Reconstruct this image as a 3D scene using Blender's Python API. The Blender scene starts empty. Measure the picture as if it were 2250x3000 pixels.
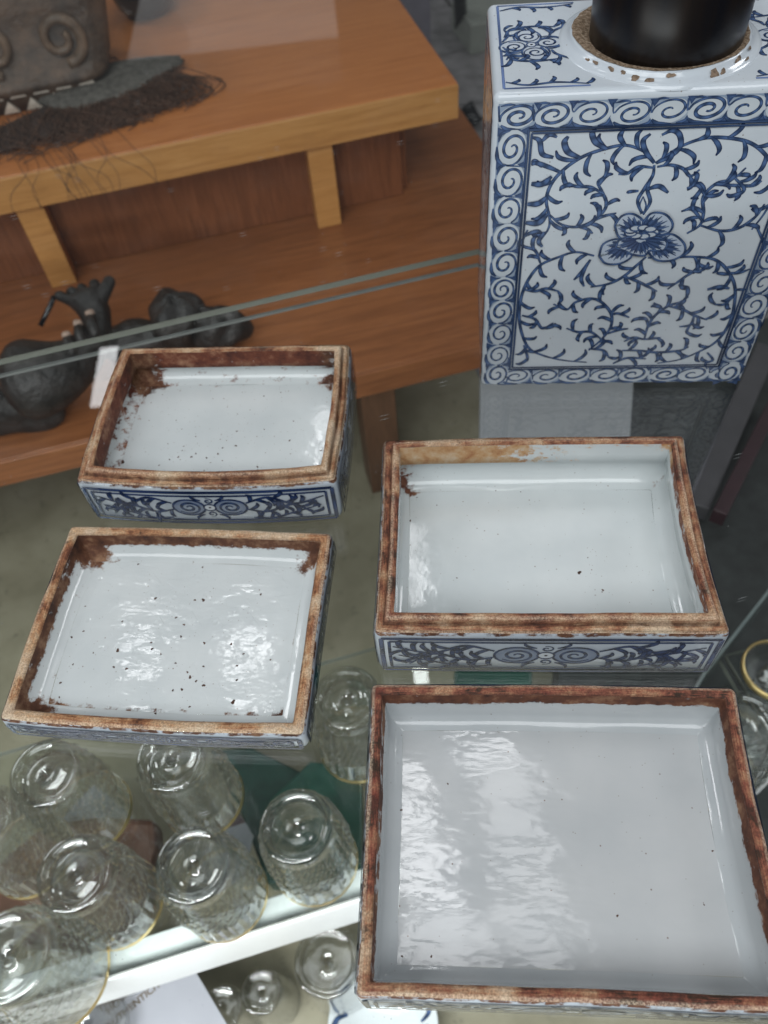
import bpy, math, random
import numpy as np
from mathutils import Vector, Matrix
random.seed(7)
SC = bpy.context.scene
COL = SC.collection
S = 0.31                                   # camera height above the counter glass, metres

# ------------------------------------------------------------------ camera
FPX, PITCH, ROLL = 2382.8, 0.934863, -0.110232
cp, sp = math.cos(PITCH), math.sin(PITCH)
_r, _u, FW = Vector((1, 0, 0)), Vector((0, sp, cp)), Vector((0, cp, -sp))
cr, sr = math.cos(ROLL), math.sin(ROLL)
RT, UP = cr*_r + sr*_u, -sr*_r + cr*_u
cd = bpy.data.cameras.new('camera'); cam = bpy.data.objects.new('camera', cd); COL.objects.link(cam)
cd.sensor_fit = 'VERTICAL'; cd.sensor_height = 36; cd.lens = 36*FPX/3000
cd.clip_start = 0.01; cd.clip_end = 60
cd.dof.use_dof = True; cd.dof.focus_distance = 0.30; cd.dof.aperture_fstop = 15
M = Matrix((RT, UP, -FW)).transposed().to_4x4(); M.translation = Vector((0, 0, S))
cam.matrix_world = M
SC.camera = cam

# ------------------------------------------------------------------ light
w = bpy.data.worlds.new('World'); SC.world = w; w.use_nodes = True
w.node_tree.nodes['Background'].inputs[0].default_value = (0.90, 0.95, 1.0, 1)
w.node_tree.nodes['Background'].inputs[1].default_value = 0.05

def area(name, loc, target, sx, sy, radiance, col=(1, 1, 1)):
    l = bpy.data.lights.new(name, 'AREA'); l.shape = 'RECTANGLE'; l.size = sx; l.size_y = sy
    l.energy = radiance*math.pi*sx*sy; l.color = col
    o = bpy.data.objects.new(name, l); COL.objects.link(o)
    o.location = loc
    d = Vector(target) - Vector(loc)
    o.rotation_euler = d.to_track_quat('-Z', 'Y').to_euler()
    return o
# unseen fill softbox added above and behind the photographer, then ceiling fittings mirrored in the glaze and two side fills
area('overhead_fill', (-0.4, -1.15, 2.1), (0, 0.25, 0), 2.6, 1.4, 4.2, (0.95, 0.98, 1.0))
for k, (x, y, sx, sy, L) in enumerate([
        (-1.235, 2.90, .09, .40, 5), (-.20, 2.30, .06, .40, 14), (.08, 1.66, .06, .40, 11), (-.54, 1.36, .10, .20, 10),
        (-.92, 1.42, .12, .16, 9), (-.045, .78, .15, .16, 9), (-.01, .58, .18, .16, 9), (.24, .92, .20, .12, 7), (.30, .70, .16, .26, 3.5), (.30, .38, .18, .20, 3.5), (.04, .36, .22, .18, 5),
        (-.70, 6.7, 1.5, 1.2, .22), (2.9, 1.6, .9, .9, 8), (-2.3, 1.8, .8, .8, 8)]):  # last two are unseen side lamps added to brighten the display stand
    area('ceiling_fitting_and_fill', (x, y, 2.3), (x, y, 0) if abs(x) < 1.9 else (-.1, 1.0, -.2), sx, sy, L, (0.97, 0.98, 1.0))

area('case_fill_strip', (-.22, -.14, -.03), (-.15, .16, -.35),   .55, .02, 100, (0.97, 0.99, 1.0))  # unseen strip lamp added to brighten the inside of the case
SC.view_settings.view_transform = 'Standard'; SC.view_settings.look = 'None'
SC.view_settings.exposure = 0.18; SC.view_settings.gamma = 1
SC.cycles.use_denoising = True
SC.cycles.max_bounces = 14; SC.cycles.transparent_max_bounces = 40
SC.cycles.transmission_bounces = 12; SC.cycles.glossy_bounces = 5; SC.cycles.diffuse_bounces = 4
SC.cycles.caustics_reflective = False; SC.cycles.caustics_refractive = False
SC.cycles.sample_clamp_indirect = 4

# ------------------------------------------------------------------ helpers
def ray(px, py):
    return FW + (px-1125)/FPX*RT - (py-1500)/FPX*UP
def at(px, py, z=0.0):
    """point in metres under a photo pixel on the horizontal plane z (in camera heights)"""
    d = ray(px, py); t = (z-1)*S/d.z
    return Vector((0, 0, S)) + t*d
YAW = math.radians(10.5)
UX, VX = Vector((math.cos(YAW), math.sin(YAW), 0)), Vector((-math.sin(YAW), math.cos(YAW), 0))
def uv(p): return p.dot(UX)/S, p.dot(VX)/S       # case coordinates in camera heights
def W(u, v, z): return (UX*u + VX*v + Vector((0, 0, z)))*S

def tag(o, label=None, cat=None, group=None, kind=None):
    if label: o['label'] = label
    if cat: o['category'] = cat
    if group: o['group'] = group
    if kind: o['kind'] = kind
    return o
def empty(name, loc=(0, 0, 0), rz=0.0, label=None, cat=None, group=None):
    o = bpy.data.objects.new(name, None); o.empty_display_size = .02; COL.objects.link(o)
    o.location = loc; o.rotation_euler = (0, 0, rz)
    return tag(o, label, cat, group)
def mesh(name, verts, faces, mat, parent=None, smooth=True, uvs=None, attrs=None):
    me = bpy.data.meshes.new(name); me.from_pydata([tuple(v) for v in verts], [], faces)
    if smooth: me.polygons.foreach_set('use_smooth', [True]*len(me.polygons))
    if uvs is not None:
        ul = me.uv_layers.new(name='UVMap')
        vi = np.zeros(len(me.loops), dtype=np.int32); me.loops.foreach_get('vertex_index', vi)
        ul.data.foreach_set('uv', np.array(uvs, dtype=np.float32)[vi].ravel())
    if attrs:
        for k, v in attrs.items():
            v = np.array(v, dtype=np.float32)
            if v.ndim == 1:
                a = me.attributes.new(k, 'FLOAT', 'POINT'); a.data.foreach_set('value', v)
            else:
                a = me.attributes.new(k, 'FLOAT_COLOR', 'POINT'); a.data.foreach_set('color', v.ravel())
    me.materials.append(mat); me.update()
    o = bpy.data.objects.new(name, me); COL.objects.link(o)
    if parent is not None: o.parent = parent
    return o
def boxmesh(name, x0, x1, y0, y1, z0, z1, mat, parent=None, bevel=0.0, seg=2):
    v = [(x, y, z) for z in (z0, z1) for y in (y0, y1) for x in (x0, x1)]
    f = [(0, 2, 3, 1), (4, 5, 7, 6), (0, 1, 5, 4), (2, 6, 7, 3), (0, 4, 6, 2), (1, 3, 7, 5)]
    o = mesh(name, v, f, mat, parent, smooth=False)
    if bevel:
        m = o.modifiers.new('bevel', 'BEVEL'); m.width = bevel; m.segments = seg; m.limit_method = 'NONE'
        m.harden_normals = True; o.data.polygons.foreach_set('use_smooth', [True]*6)
    return o
def lathe(name, prof, mat, parent=None, n=64, disp=None, closed=False, loc=(0, 0, 0)):
    vs, fs = [], []
    m = len(prof)
    for i, (r, z) in enumerate(prof):
        for k in range(n):
            a = 2*math.pi*k/n; rr = r + (disp(i, k, z) if disp else 0)
            vs.append((loc[0]+rr*math.cos(a), loc[1]+rr*math.sin(a), loc[2]+z))
    for i in range(m if closed else m-1):
        j = (i+1) % m
        for k in range(n):
            l = (k+1) % n
            fs.append((i*n+k, i*n+l, j*n+l, j*n+k))
    if not closed:
        if prof[0][0] < 1e-3: fs.append(tuple(range(n))[::-1])
        if prof[-1][0] < 1e-3: fs.append(tuple((m-1)*n+k for k in range(n)))
    return mesh(name, vs, fs, mat, parent)
def tube(V, F, pts, rads, n=6):
    pts = [Vector(p) for p in pts]; b = len(V)
    up = Vector((0.13, 0.31, 0.94))
    for i, p in enumerate(pts):
        t = (pts[min(i+1, len(pts)-1)] - pts[max(i-1, 0)]).normalized()
        a = t.cross(up)
        if a.length < 1e-4: a = t.cross(Vector((1, 0, 0)))
        a.normalize(); c = t.cross(a)
        for k in range(n):
            q = 2*math.pi*k/n
            V.append(p + (a*math.cos(q) + c*math.sin(q))*rads[i])
    for i in range(len(pts)-1):
        for k in range(n):
            l = (k+1) % n
            F.append((b+i*n+k, b+i*n+l, b+(i+1)*n+l, b+(i+1)*n+k))
    F.append(tuple(b+k for k in range(n))[::-1]); F.append(tuple(b+(len(pts)-1)*n+k for k in range(n)))
def catmull(P, per=6):
    P = [np.array(p, float) for p in P]
    if len(P) == 2: return [P[0] + (P[1]-P[0])*i/per for i in range(per+1)]
    Q = [2*P[0]-P[1]] + P + [2*P[-1]-P[-2]]
    out = []
    for i in range(1, len(Q)-2):
        a, b, c, d = Q[i-1:i+3]
        for k in range(per):
            t = k/per
            out.append(.5*((2*b) + (c-a)*t + (2*a-5*b+4*c-d)*t*t + (3*b-a-3*c+d)*t**3))
    out.append(P[-1])
    return out

# ------------------------------------------------------------------ materials
class N:
    def __init__(s, name):
        s.m = bpy.data.materials.new(name); s.m.use_nodes = True
        s.t = s.m.node_tree; s.t.nodes.clear(); s.out = s.t.nodes.new('ShaderNodeOutputMaterial')
    def n(s, typ, **kw):
        x = s.t.nodes.new('ShaderNode'+typ)
        for k, v in kw.items():
            if k.startswith('i_'):
                key = k[2:]; key = int(key) if key.isdigit() else key.replace('_', ' ')
                s.set(x.inputs[key], v)
            else: setattr(x, k, v)
        return x
    def set(s, inp, v):
        if isinstance(v, bpy.types.NodeSocket): s.t.links.new(v, inp)
        else: inp.default_value = v
    def math(s, op, a, b=0.0, c=0.0, clamp=False):
        x = s.n('Math', operation=op, use_clamp=clamp); s.set(x.inputs[0], a); s.set(x.inputs[1], b); s.set(x.inputs[2], c)
        return x.outputs[0]
    def ramp(s, fac, stops, interp='LINEAR'):
        x = s.n('ValToRGB'); cr = x.color_ramp; cr.interpolation = interp
        while len(cr.elements) < len(stops): cr.elements.new(.5)
        for e, (p, c) in zip(cr.elements, stops):
            e.position = p; e.color = (c, c, c, 1) if isinstance(c, (int, float)) else (*c, 1)
        s.set(x.inputs[0], fac); return x.outputs[0]
    def mix(s, fac, a, b, blend='MIX'):
        x = s.n('Mix', data_type='RGBA', blend_type=blend)
        s.set(x.inputs['Factor'], fac)
        for k, v in ((6, a), (7, b)):
            s.set(x.inputs[k], (*v, 1) if isinstance(v, tuple) and len(v) == 3 else v)
        return x.outputs[2]
    def noise(s, vec, scale, detail=3.0, rough=.55, dist=0.0):
        x = s.n('TexNoise'); s.set(x.inputs['Vector'], vec); x.inputs['Scale'].default_value = scale
        x.inputs['Detail'].default_value = detail; x.inputs['Roughness'].default_value = rough; x.inputs['Distortion'].default_value = dist
        return x.outputs['Fac']
    def voro(s, vec, scale, feature='F1', rnd=1.0):
        x = s.n('TexVoronoi', feature=feature); s.set(x.inputs['Vector'], vec); x.inputs['Scale'].default_value = scale
        x.inputs['Randomness'].default_value = rnd
        return x
    def obj(s): return s.n('TexCoord').outputs['Object']
    def uvs(s): return s.n('UVMap').outputs['UV']
    def scale(s, vec, xyz, loc=(0, 0, 0)):
        x = s.n('Mapping'); s.set(x.inputs['Vector'], vec); x.inputs['Scale'].default_value = xyz; x.inputs['Location'].default_value = loc
        return x.outputs[0]
    def attr(s, name): return s.n('Attribute', attribute_name=name)
    def bump(s, h, strength=.3, dist=.001, normal=None):
        x = s.n('Bump'); s.set(x.inputs['Height'], h); x.inputs['Strength'].default_value = strength; x.inputs['Distance'].default_value = dist
        if normal is not None: s.set(x.inputs['Normal'], normal)
        return x.outputs[0]
    def pbr(s, col, rough=.5, normal=None, spec=.5, metal=0.0, coat=0.0, **kw):
        x = s.n('BsdfPrincipled')
        s.set(x.inputs['Base Color'], (*col, 1) if isinstance(col, tuple) and len(col) == 3 else col)
        s.set(x.inputs['Roughness'], rough); s.set(x.inputs['Specular IOR Level'], spec); s.set(x.inputs['Metallic'], metal)
        s.set(x.inputs['Coat Weight'], coat)
        for k, v in kw.items(): s.set(x.inputs[k.replace('_', ' ')], v)
        if normal is not None: s.set(x.inputs['Normal'], normal)
        s.t.links.new(x.outputs[0], s.out.inputs[0]); return s.m
    def surf(s, sh): s.t.links.new(sh, s.out.inputs[0]); return s.m

GLAZE = (.70, .745, .76)
def plain(name, col, rough=.5, spec=.5, metal=0.0, coat=0.0, var=.12, vscale=40, bump=.0, bscale=200, bdist=.0006):
    k = N(name); o = k.obj()
    f = k.noise(o, vscale, 4)
    c = k.mix(k.ramp(f, [(.3, 0.0), (.7, 1.0)]), tuple(x*(1-var) for x in col), tuple(min(1, x*(1+var)) for x in col))
    nb = k.bump(k.noise(o, bscale, 4), bump, bdist) if bump else None
    return k.pbr(c, rough, nb, spec, metal, coat)

def glass_mat(name, tint, dusty=False):
    k = N(name)
    g = k.n('NewGeometry')
    dt = k.n('VectorMath', operation='DOT_PRODUCT'); k.set(dt.inputs[0], g.outputs['Incoming']); k.set(dt.inputs[1], g.outputs['Normal'])
    c = k.math('ABSOLUTE', dt.outputs['Value'])
    f = k.math('ADD', k.math('MULTIPLY', k.math('POWER', k.math('SUBTRACT', 1.0, c), 5.0), .96), .04)
    tr = k.n('BsdfTransparent'); tr.inputs[0].default_value = (*tint, 1)
    gl = k.n('BsdfGlossy'); gl.inputs['Roughness'].default_value = 0.0; gl.inputs[0].default_value = (1, 1, 1, 1)
    m = k.n('MixShader'); k.set(m.inputs[0], f); k.set(m.inputs[1], tr.outputs[0]); k.set(m.inputs[2], gl.outputs[0])
    sh = m.outputs[0]
    if dusty:
        o = k.obj()
        v = k.voro(o, 260); sp_ = k.math('MULTIPLY', k.ramp(v.outputs['Distance'], [(.0, 1.0), (.10, 0.0)]), k.ramp(k.noise(o, 90, 2), [(.60, 0.0), (.66, 1.0)]))
        sm = k.math('MULTIPLY', k.ramp(k.noise(k.scale(o, (1, 1, 1)), 22, 5, .7), [(.5, 0.0), (.85, 1.0)]), .010)
        scr = k.voro(k.scale(o, (9, 160, 1)), 1.6); sc2 = k.math('MULTIPLY', k.ramp(scr.outputs['Distance'], [(.0, 1.0), (.05, 0.0)]), .7)
        tot = k.math('ADD', k.math('ADD', k.math('MULTIPLY', sp_, .55), sm), sc2, clamp=True)
        df = k.n('BsdfDiffuse'); df.inputs[0].default_value = (.7, .72, .72, 1)
        m2 = k.n('MixShader'); k.set(m2.inputs[0], tot); k.set(m2.inputs[1], sh); k.set(m2.inputs[2], df.outputs[0]); sh = m2.outputs[0]
    return k.surf(sh)

def glaze(name, wav=60, c0=(.575, .615, .62), c1=(.64, .675, .675), amp=.35, dist=.0009, pits=0.0, rough=.07, speck=.5, seed=0.0, stretch=(1, 1, 1)):
    """white porcelain glaze; 'stain' attribute carries where kiln dirt and rust cling"""
    k = N(name); o = k.obj(); ov = k.scale(o, stretch, (seed, seed*.7, 0))
    fine = k.noise(k.scale(o, (1, 1, 1), (seed, 0, 0)), 420, 2)
    base = k.mix(k.ramp(k.noise(o, 35, 3), [(.35, 0.0), (.7, 1.0)]), c0, c1)
    v = k.voro(k.scale(o, (1, 1, 1), (seed, seed, 0)), 330)
    spk = k.math('MULTIPLY', k.ramp(v.outputs['Distance'], [(.06, 1.0), (.13, 0.0)]),
                 k.ramp(k.n('SeparateColor', i_0=v.outputs['Color']).outputs[0], [(.90-.12*speck, 0.0), (.93-.12*speck, .75)]))
    base = k.mix(spk, base, (.15, .075, .045))
    v2 = k.voro(k.scale(o, (1, 1, 1), (seed*5, seed, 0)), 900)
    spk2 = k.math('MULTIPLY', k.ramp(v2.outputs['Distance'], [(.10, 1.0), (.22, 0.0)]), k.ramp(k.n('SeparateColor', i_0=v2.outputs['Color']).outputs[0], [(.97-.10*speck, 0.0), (.985-.10*speck, .7)]))
    base = k.mix(spk2, base, (.20, .15, .11))
    st = k.attr('stain').outputs['Fac']
    nz = k.noise(k.scale(o, (1, 1, 1.6), (seed*2, 0, 0)), 170, 6, .66); nb = k.noise(o, 900, 3, .7)
    s_ = k.math('ADD', k.math('MULTIPLY', st, 1.25), k.math('ADD', k.math('SUBTRACT', k.math('MULTIPLY', nz, 1.9), 1.38), k.math('MULTIPLY', k.math('SUBTRACT', nb, .5), .35)))
    msk = k.ramp(s_, [(.08, 0.0), (.30, 1.0)])
    hue = k.attr('hue').outputs['Fac']
    cn = k.noise(k.scale(o, (1, 1, 1), (3+seed, 1, 0)), 120, 5, .65)
    dark = k.ramp(cn, [(.28, (.025, .013, .008)), (.5, (.10, .045, .022)), (.72, (.30, .18, .10))])
    rust = k.ramp(cn, [(.28, (.055, .012, .008)), (.5, (.17, .045, .022)), (.74, (.42, .22, .13))])
    och = k.ramp(cn, [(.28, (.30, .09, .03)), (.48, (.52, .30, .14)), (.70, (.62, .50, .36))])
    sc = k.mix(k.ramp(hue, [(0, 0.0), (.5, 1.0)]), dark, rust); sc = k.mix(k.ramp(hue, [(.5, 0.0), (1, 1.0)]), sc, och)
    col = k.mix(msk, base, sc)
    h = k.math('ADD', k.math('MULTIPLY', k.noise(ov, wav, 3, .5), 1.0), k.math('MULTIPLY', k.noise(ov, wav*7, 3, .55), .045))
    if pits:
        p = k.voro(k.scale(o, (1, 1, 1), (seed*3, 0, 0)), 150); pm = k.ramp(p.outputs['Distance'], [(.0, 0.0), (.10, .25), (.2, 1.0), (.32, .85)])
        gate = k.ramp(k.n('SeparateColor', i_0=p.outputs['Color']).outputs[1], [(.55, 0.0), (.6, 1.0)])
        h = k.math('ADD', h, k.math('MULTIPLY', k.math('MULTIPLY', pm, gate), .22*pits))
    h = k.math('ADD', h, k.math('MULTIPLY', fine, .004))
    n1 = k.bump(h, amp, dist)
    r = k.math('ADD', k.ramp(msk, [(0, rough), (1, .75)]), k.math('MULTIPLY', k.ramp(k.noise(ov, 70, 4, .6), [(.35, 0.0), (.7, 1.0)]), rough*1.1))
    return k.pbr(col, r, n1, .5)

def biscuit(name, tone=0.0, seed=0.0, sh=0.0):
    """unglazed, iron-stained rim; UV runs along and across the rim"""
    k = N(name); u_ = k.uvs(); o = k.obj()
    st = k.noise(k.scale(u_, (130, 1500, 1), (seed, 0, 0)), 1.0, 6, .7)
    bl = k.noise(k.scale(o, (1, 1, 1), (seed, seed, 0)), 95, 6, .7, .3)
    gr = k.noise(o, 1400, 3, .7)
    lo = k.noise(k.scale(o, (1, 1, 1), (seed*3, 2, 0)), 28, 4, .6)
    a = k.ramp(k.math('ADD', k.math('ADD', k.math('MULTIPLY', st, .46), k.math('MULTIPLY', bl, .66)), k.math('MULTIPLY', k.math('SUBTRACT', lo, .56), .95)),
               [(.36-sh, (.06-.02*tone, .024, .014)), (.44-sh, (.22, .085-.018*tone, .042)), (.51-sh, (.385-.08*tone, .185-.05*tone, .090-.015*tone)), (.59-sh, (.50-.08*tone, .32-.07*tone, .185-.04*tone)), (.70-sh, (.62, .46, .32))])
    red = k.ramp(k.noise(k.scale(o, (1, 1, 1), (9+seed, 0, 0)), 60, 5, .7), [(.54, 0.0), (.68, max(.1, min(.75, .3+.25*tone)))])
    a = k.mix(red, a, (.19, .038, .028))
    dk = k.ramp(k.noise(k.scale(o, (1, 1, 1), (2+seed, 5, 0)), 105, 6, .7), [(.61, 0.0), (.70, .85)])
    a = k.mix(dk, a, (.03, .015, .011))
    pale = k.attr('edge').outputs['Fac']
    a = k.mix(k.math('MULTIPLY', pale, k.ramp(gr, [(.35, .1), (.6, .65)])), a, (.62, .50, .37))
    gv = k.attr('groove').outputs['Fac']
    a = k.mix(k.math('MULTIPLY', gv, k.ramp(bl, [(.3, 1.0), (.65, .45)])), a, (.045, .02, .013))
    a = k.mix(.35, a, k.ramp(gr, [(.3, .35), (.7, 1.0)]), 'MULTIPLY')
    a = k.mix(.45, a, k.ramp(gr, [(.32, .25), (.68, 1.0)]), 'OVERLAY')
    n1 = k.bump(k.math('ADD', k.math('MULTIPLY', st, 1.4), k.math('ADD', bl, k.math('MULTIPLY', gr, .3))), .55, .0007)
    return k.pbr(a, .62, n1, .35)

def wood(name, c0, c1, c2, axis=(1, 14, 14), rough=.35, coat=.0):
    k = N(name); o = k.scale(k.obj(), axis)
    f = k.noise(o, 9, 6, .6, 1.2); g = k.noise(o, 60, 4, .6)
    c = k.ramp(k.math('ADD', k.math('MULTIPLY', f, .75), k.math('MULTIPLY', g, .25)), [(.32, c0), (.5, c1), (.68, c2)])
    return k.pbr(c, rough, k.bump(g, .08, .0006), .5, coat=coat)

M_GLASS = glass_mat('counter_glass', (.972, .985, .978), True)
M_SHELFGLASS = glass_mat('shelf_glass', (.95, .972, .962))
M_GEDGE = N('glass_edge').pbr((.27, .285, .245), .2, spec=.8)
M_PAINT = (lambda k: k.pbr(k.attr('Col').outputs['Color'], .09, k.bump(k.noise(k.obj(), 90, 3), .10, .0006)))(N('cobalt_paint'))
M_CADDY = glaze('caddy_glaze', c0=(.55, .605, .66), c1=(.60, .65, .695), wav=45, amp=.16, speck=.25, seed=5)
M_WTOP = wood('beech_board', (.44, .150, .044), (.53, .190, .058), (.60, .235, .078), rough=.28, coat=.4)
M_WBASE = wood('brown_board', (.17, .060, .021), (.25, .090, .033), (.32, .122, .046), rough=.35, coat=.2)
M_LEG = wood('walnut_leg', (.09, .045, .024), (.125, .06, .032), (.16, .08, .042), axis=(14, 14, 1.2), rough=.45)
M_WEDGE = wood('beech_edge', (.42, .19, .055), (.54, .26, .080), (.62, .32, .11), rough=.38)
M_WDARK = wood('brown_veneer', (.13, .045, .018), (.19, .066, .026), (.25, .09, .038), axis=(14, 14, 1.2), rough=.4)
M_DARKCARVE = plain('dark_carved_wood', (.018, .015, .014), .5, var=.7, vscale=60, bump=.9, bscale=70, bdist=.004)
M_PALECARVE = plain('worn_fingertips', (.34, .24, .19), .5, var=.3)
M_CARVE = plain('weathered_carved_wood', (.095, .058, .038), .5, var=.7, vscale=40, bump=.9, bscale=60, bdist=.004)
M_SHELL = plain('shell_inlay', (.66, .58, .50), .35, var=.1)
M_FELT = plain('grey_fur', (.13, .12, .108), .95, var=.35, vscale=150, bump=.9, bscale=500, spec=.1)
M_HAIR = plain('brown_fibre', (.085, .042, .026), .65, var=.5, vscale=80)
M_BLACK = plain('black_lacquer', (.008, .008, .010), .16, var=.2, coat=.4)
M_LID = (lambda k: k.pbr(k.ramp(k.noise(k.scale(k.obj(), (9, 9, 1)), 12, 4), [(.35, (.004, .004, .006)), (.55, (.009, .006, .005)), (.75, (.018, .010, .007))]), .32,
                         k.bump(k.noise(k.obj(), 120, 3), .06, .0005), .3))(N('dark_lid_lacquer'))
M_GRIT = (lambda k: k.pbr(k.ramp(k.noise(k.obj(), 700, 5, .7), [(.32, (.06, .038, .026)), (.5, (.25, .18, .12)), (.7, (.46, .38, .30))]), .85,
                          k.bump(k.noise(k.obj(), 900, 4, .7), .9, .0008), .2))(N('gritty_biscuit'))
M_CHIP = plain('chipped_biscuit', (.21, .15, .105), .8, var=.5, vscale=600, bump=.8, bscale=900)
M_SPECK = plain('iron_speck', (.065, .026, .014), .35, var=.6, vscale=300)
M_GOLD = (lambda k: k.pbr((.86, .66, .30), .32, k.bump(k.noise(k.obj(), 300, 3), .3, .0006), metal=1.0))(N('gilding'))
M_WHITE = plain('white_lacquer', (.86, .87, .88), .35, var=.02)
M_CARD = plain('white_card', (.34, .345, .385), .55, var=.03)
M_PRINT = plain('gilt_print', (.10, .065, .025), .4, var=.1)
M_GREEN = plain('green_box_cloth', (.012, .06, .045), .4, var=.3, vscale=60)
M_BROWN = plain('brown_leather', (.12, .050, .030), .45, var=.3, vscale=60, bump=.2)
M_MAUVE = plain('mauve_ribbon', (.11, .075, .085), .6, var=.2)
M_GREY = (lambda k: k.pbr(k.mix(k.ramp(k.noise(k.obj(), 55, 5, .7), [(.58, 0.0), (.72, .7)]), k.ramp(k.noise(k.obj(), 9, 5, .6), [(.3, (.21, .19, .125)), (.7, (.36, .335, .245))]), (.10, .088, .06)), .6))(N('stained_olive_board'))
M_PALEGREY = plain('pale_grey_panel', (.235, .245, .26), .5, var=.06, vscale=20)
M_DARK = plain('dark_base', (.020, .023, .023), .6, var=.4, vscale=60)
M_MAROON = plain('maroon_trim', (.028, .010, .014), .45, var=.2)
M_SLATE = plain('slate_cloth', (.20, .185, .22), .9, var=.12, vscale=30, bump=.3, bscale=300, spec=.2)
M_IRON = plain('black_iron', (.008, .009, .012), .45, var=.2)
M_TILE = plain('floor_tile', (.24, .23, .235), .45, var=.35, vscale=18, bump=.1, bscale=60)
M_GROUT = plain('floor_grout', (.075, .068, .062), .9, var=.2)
M_MINT = plain('pale_tile', (.36, .38, .34), .4, var=.08)

def crystal(name):
    k = N(name)
    g = k.n('BsdfGlass'); g.inputs['Roughness'].default_value = .0; g.inputs['IOR'].default_value = 1.5; g.inputs[0].default_value = (.985, .995, .99, 1)
    ge = k.n('NewGeometry')
    dt = k.n('VectorMath', operation='DOT_PRODUCT'); k.set(dt.inputs[0], ge.outputs['Incoming']); k.set(dt.inputs[1], ge.outputs['Normal'])
    c = k.math('ABSOLUTE', dt.outputs['Value'])
    f = k.math('ADD', k.math('MULTIPLY', k.math('POWER', k.math('SUBTRACT', 1.0, c), 4.0), .86), .11)
    tr = k.n('BsdfTransparent'); tr.inputs[0].default_value = (.985, .99, .985, 1)
    gl = k.n('BsdfGlossy'); gl.inputs['Roughness'].default_value = .03; gl.inputs[0].default_value = (1, 1, 1, 1)
    m1 = k.n('MixShader'); k.set(m1.inputs[0], f); k.set(m1.inputs[1], tr.outputs[0]); k.set(m1.inputs[2], gl.outputs[0])
    m = k.n('MixShader'); m.inputs[0].default_value = .74; k.set(m.inputs[1], g.outputs[0]); k.set(m.inputs[2], m1.outputs[0])
    return k.surf(m.outputs[0])
M_CRYSTAL = crystal('cut_crystal')

# ------------------------------------------------------------------ floor and the counter case
FZ = -2.9
floor = tag(mesh('floor', [W(-14, -6, FZ-.03), W(16, -6, FZ-.03), W(16, 26, FZ-.03), W(-14, 26, FZ-.03)], [(0, 1, 2, 3)], M_GROUT, smooth=False), kind='structure')
T = 1.02; tm = None
for i in range(-7, 10):
    for j in range(-2, 16):
        p = W(i*T, j*T, FZ)
        if tm is None:
            o = boxmesh('tile', 0, (T-.03)*S, 0, (T-.03)*S, -.009, 0, M_TILE, floor, .002, 1); tm = o
        else:
            o = tm.copy(); COL.objects.link(o); o.parent = floor
        o.location = p; o.rotation_euler = (0, 0, YAW)

def glass_sheet(name, u0, u1, v0, v1, z0, z1, mat, label, cat):
    root = empty(name, W(0, 0, z0), YAW, label, cat)
    V = [(u*S, v*S, (z-z0)*S) for z in (z0, z1) for v in (v0, v1) for u in (u0, u1)]
    mesh('pane', V, [(0, 2, 3, 1), (4, 5, 7, 6)], mat, root, smooth=False)
    mesh('polished_edge', V, [(0, 1, 5, 4), (2, 6, 7, 3), (0, 4, 6, 2), (1, 3, 7, 5)], M_GEDGE, root, smooth=False)
    return root
GT = .009
ctop = glass_sheet('counter_glass_top', -2.2, 1.75, -1.2, 1.284, -GT, 0, M_GLASS, 'clear glass counter top carrying the blue and white porcelain pieces', 'glass top')
boxmesh('edge_reflection_strip', -2.2*S, 1.75*S, 1.255*S, 1.261*S, -.006*S, -.001*S, plain('edge_reflection_grey', (.13, .135, .13), .3), ctop)  # added strip imitating the pale line reflected below the sheet's edge
glass_sheet('display_glass_top', -2.2, 1.75, 1.292, 4.6, -GT, -.002, M_GLASS, 'clear glass sheet over the wooden display stand and carvings', 'glass top')
# lower glass shelf with its white rail
SZ = -1.0
glass_sheet('glass_shelf', -1.6, .98, .425, 1.02, SZ-.02, SZ, M_SHELFGLASS, 'clear glass shelf inside the counter holding upturned gold rimmed tumblers', 'shelf')
rail = empty('white_shelf_rail', W(0, .42, SZ-.24), YAW, 'bright white rail running under the front of the glass shelf', 'shelf rail')
boxmesh('rail_board', -1.7*S, 1.0*S, .0, .068*S, .0, .215*S, M_WHITE, rail, .0015)
# lower board of the case
lb = empty('lower_case_board', W(0, 0, -1.72), YAW, 'grey board forming the lower level of the glass counter', 'board')
boxmesh('board', -2.2*S, 1.0*S, -.6*S, 2.95*S, -.03*S, 0, M_GREY, lb, .001)
pg = empty('pale_grey_panel', W(0, 0, -1.2), YAW, 'pale grey panel below the glass in front of the tea caddy', 'panel')
q = [uv(at(x, y, -1.05)) for x, y in ((1408, 1020), (1862, 1020), (1842, 1330), (1404, 1330))]
V = [(a*S, b*S, z*S) for z in (.02, .15) for a, b in q]
mesh('panel_face', V, [(0, 1, 2, 3), (4, 7, 6, 5), (0, 4, 5, 1), (1, 5, 6, 2), (2, 6, 7, 3), (3, 7, 4, 0)], M_PALEGREY, pg, smooth=False)
dk = empty('dark_plinth', W(0, 0, -2.3), YAW, 'dark slate plinth under the right end of the counter glass', 'plinth')
q = [uv(at(x, y, -1.35)) for x, y in ((1850, 980), (2500, 900), (2700, 2700), (1560, 2700), (1700, 1400))]
nq = len(q); V = [(a*S, b*S, z*S) for z in (0, .95) for a, b in q]
mesh('plinth_body', V, [tuple(range(nq))[::1], tuple(nq+i for i in range(nq))[::-1]] + [(i, nq+i, nq+(i+1) % nq, (i+1) % nq) for i in range(nq)], M_DARK, dk, smooth=False)
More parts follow.
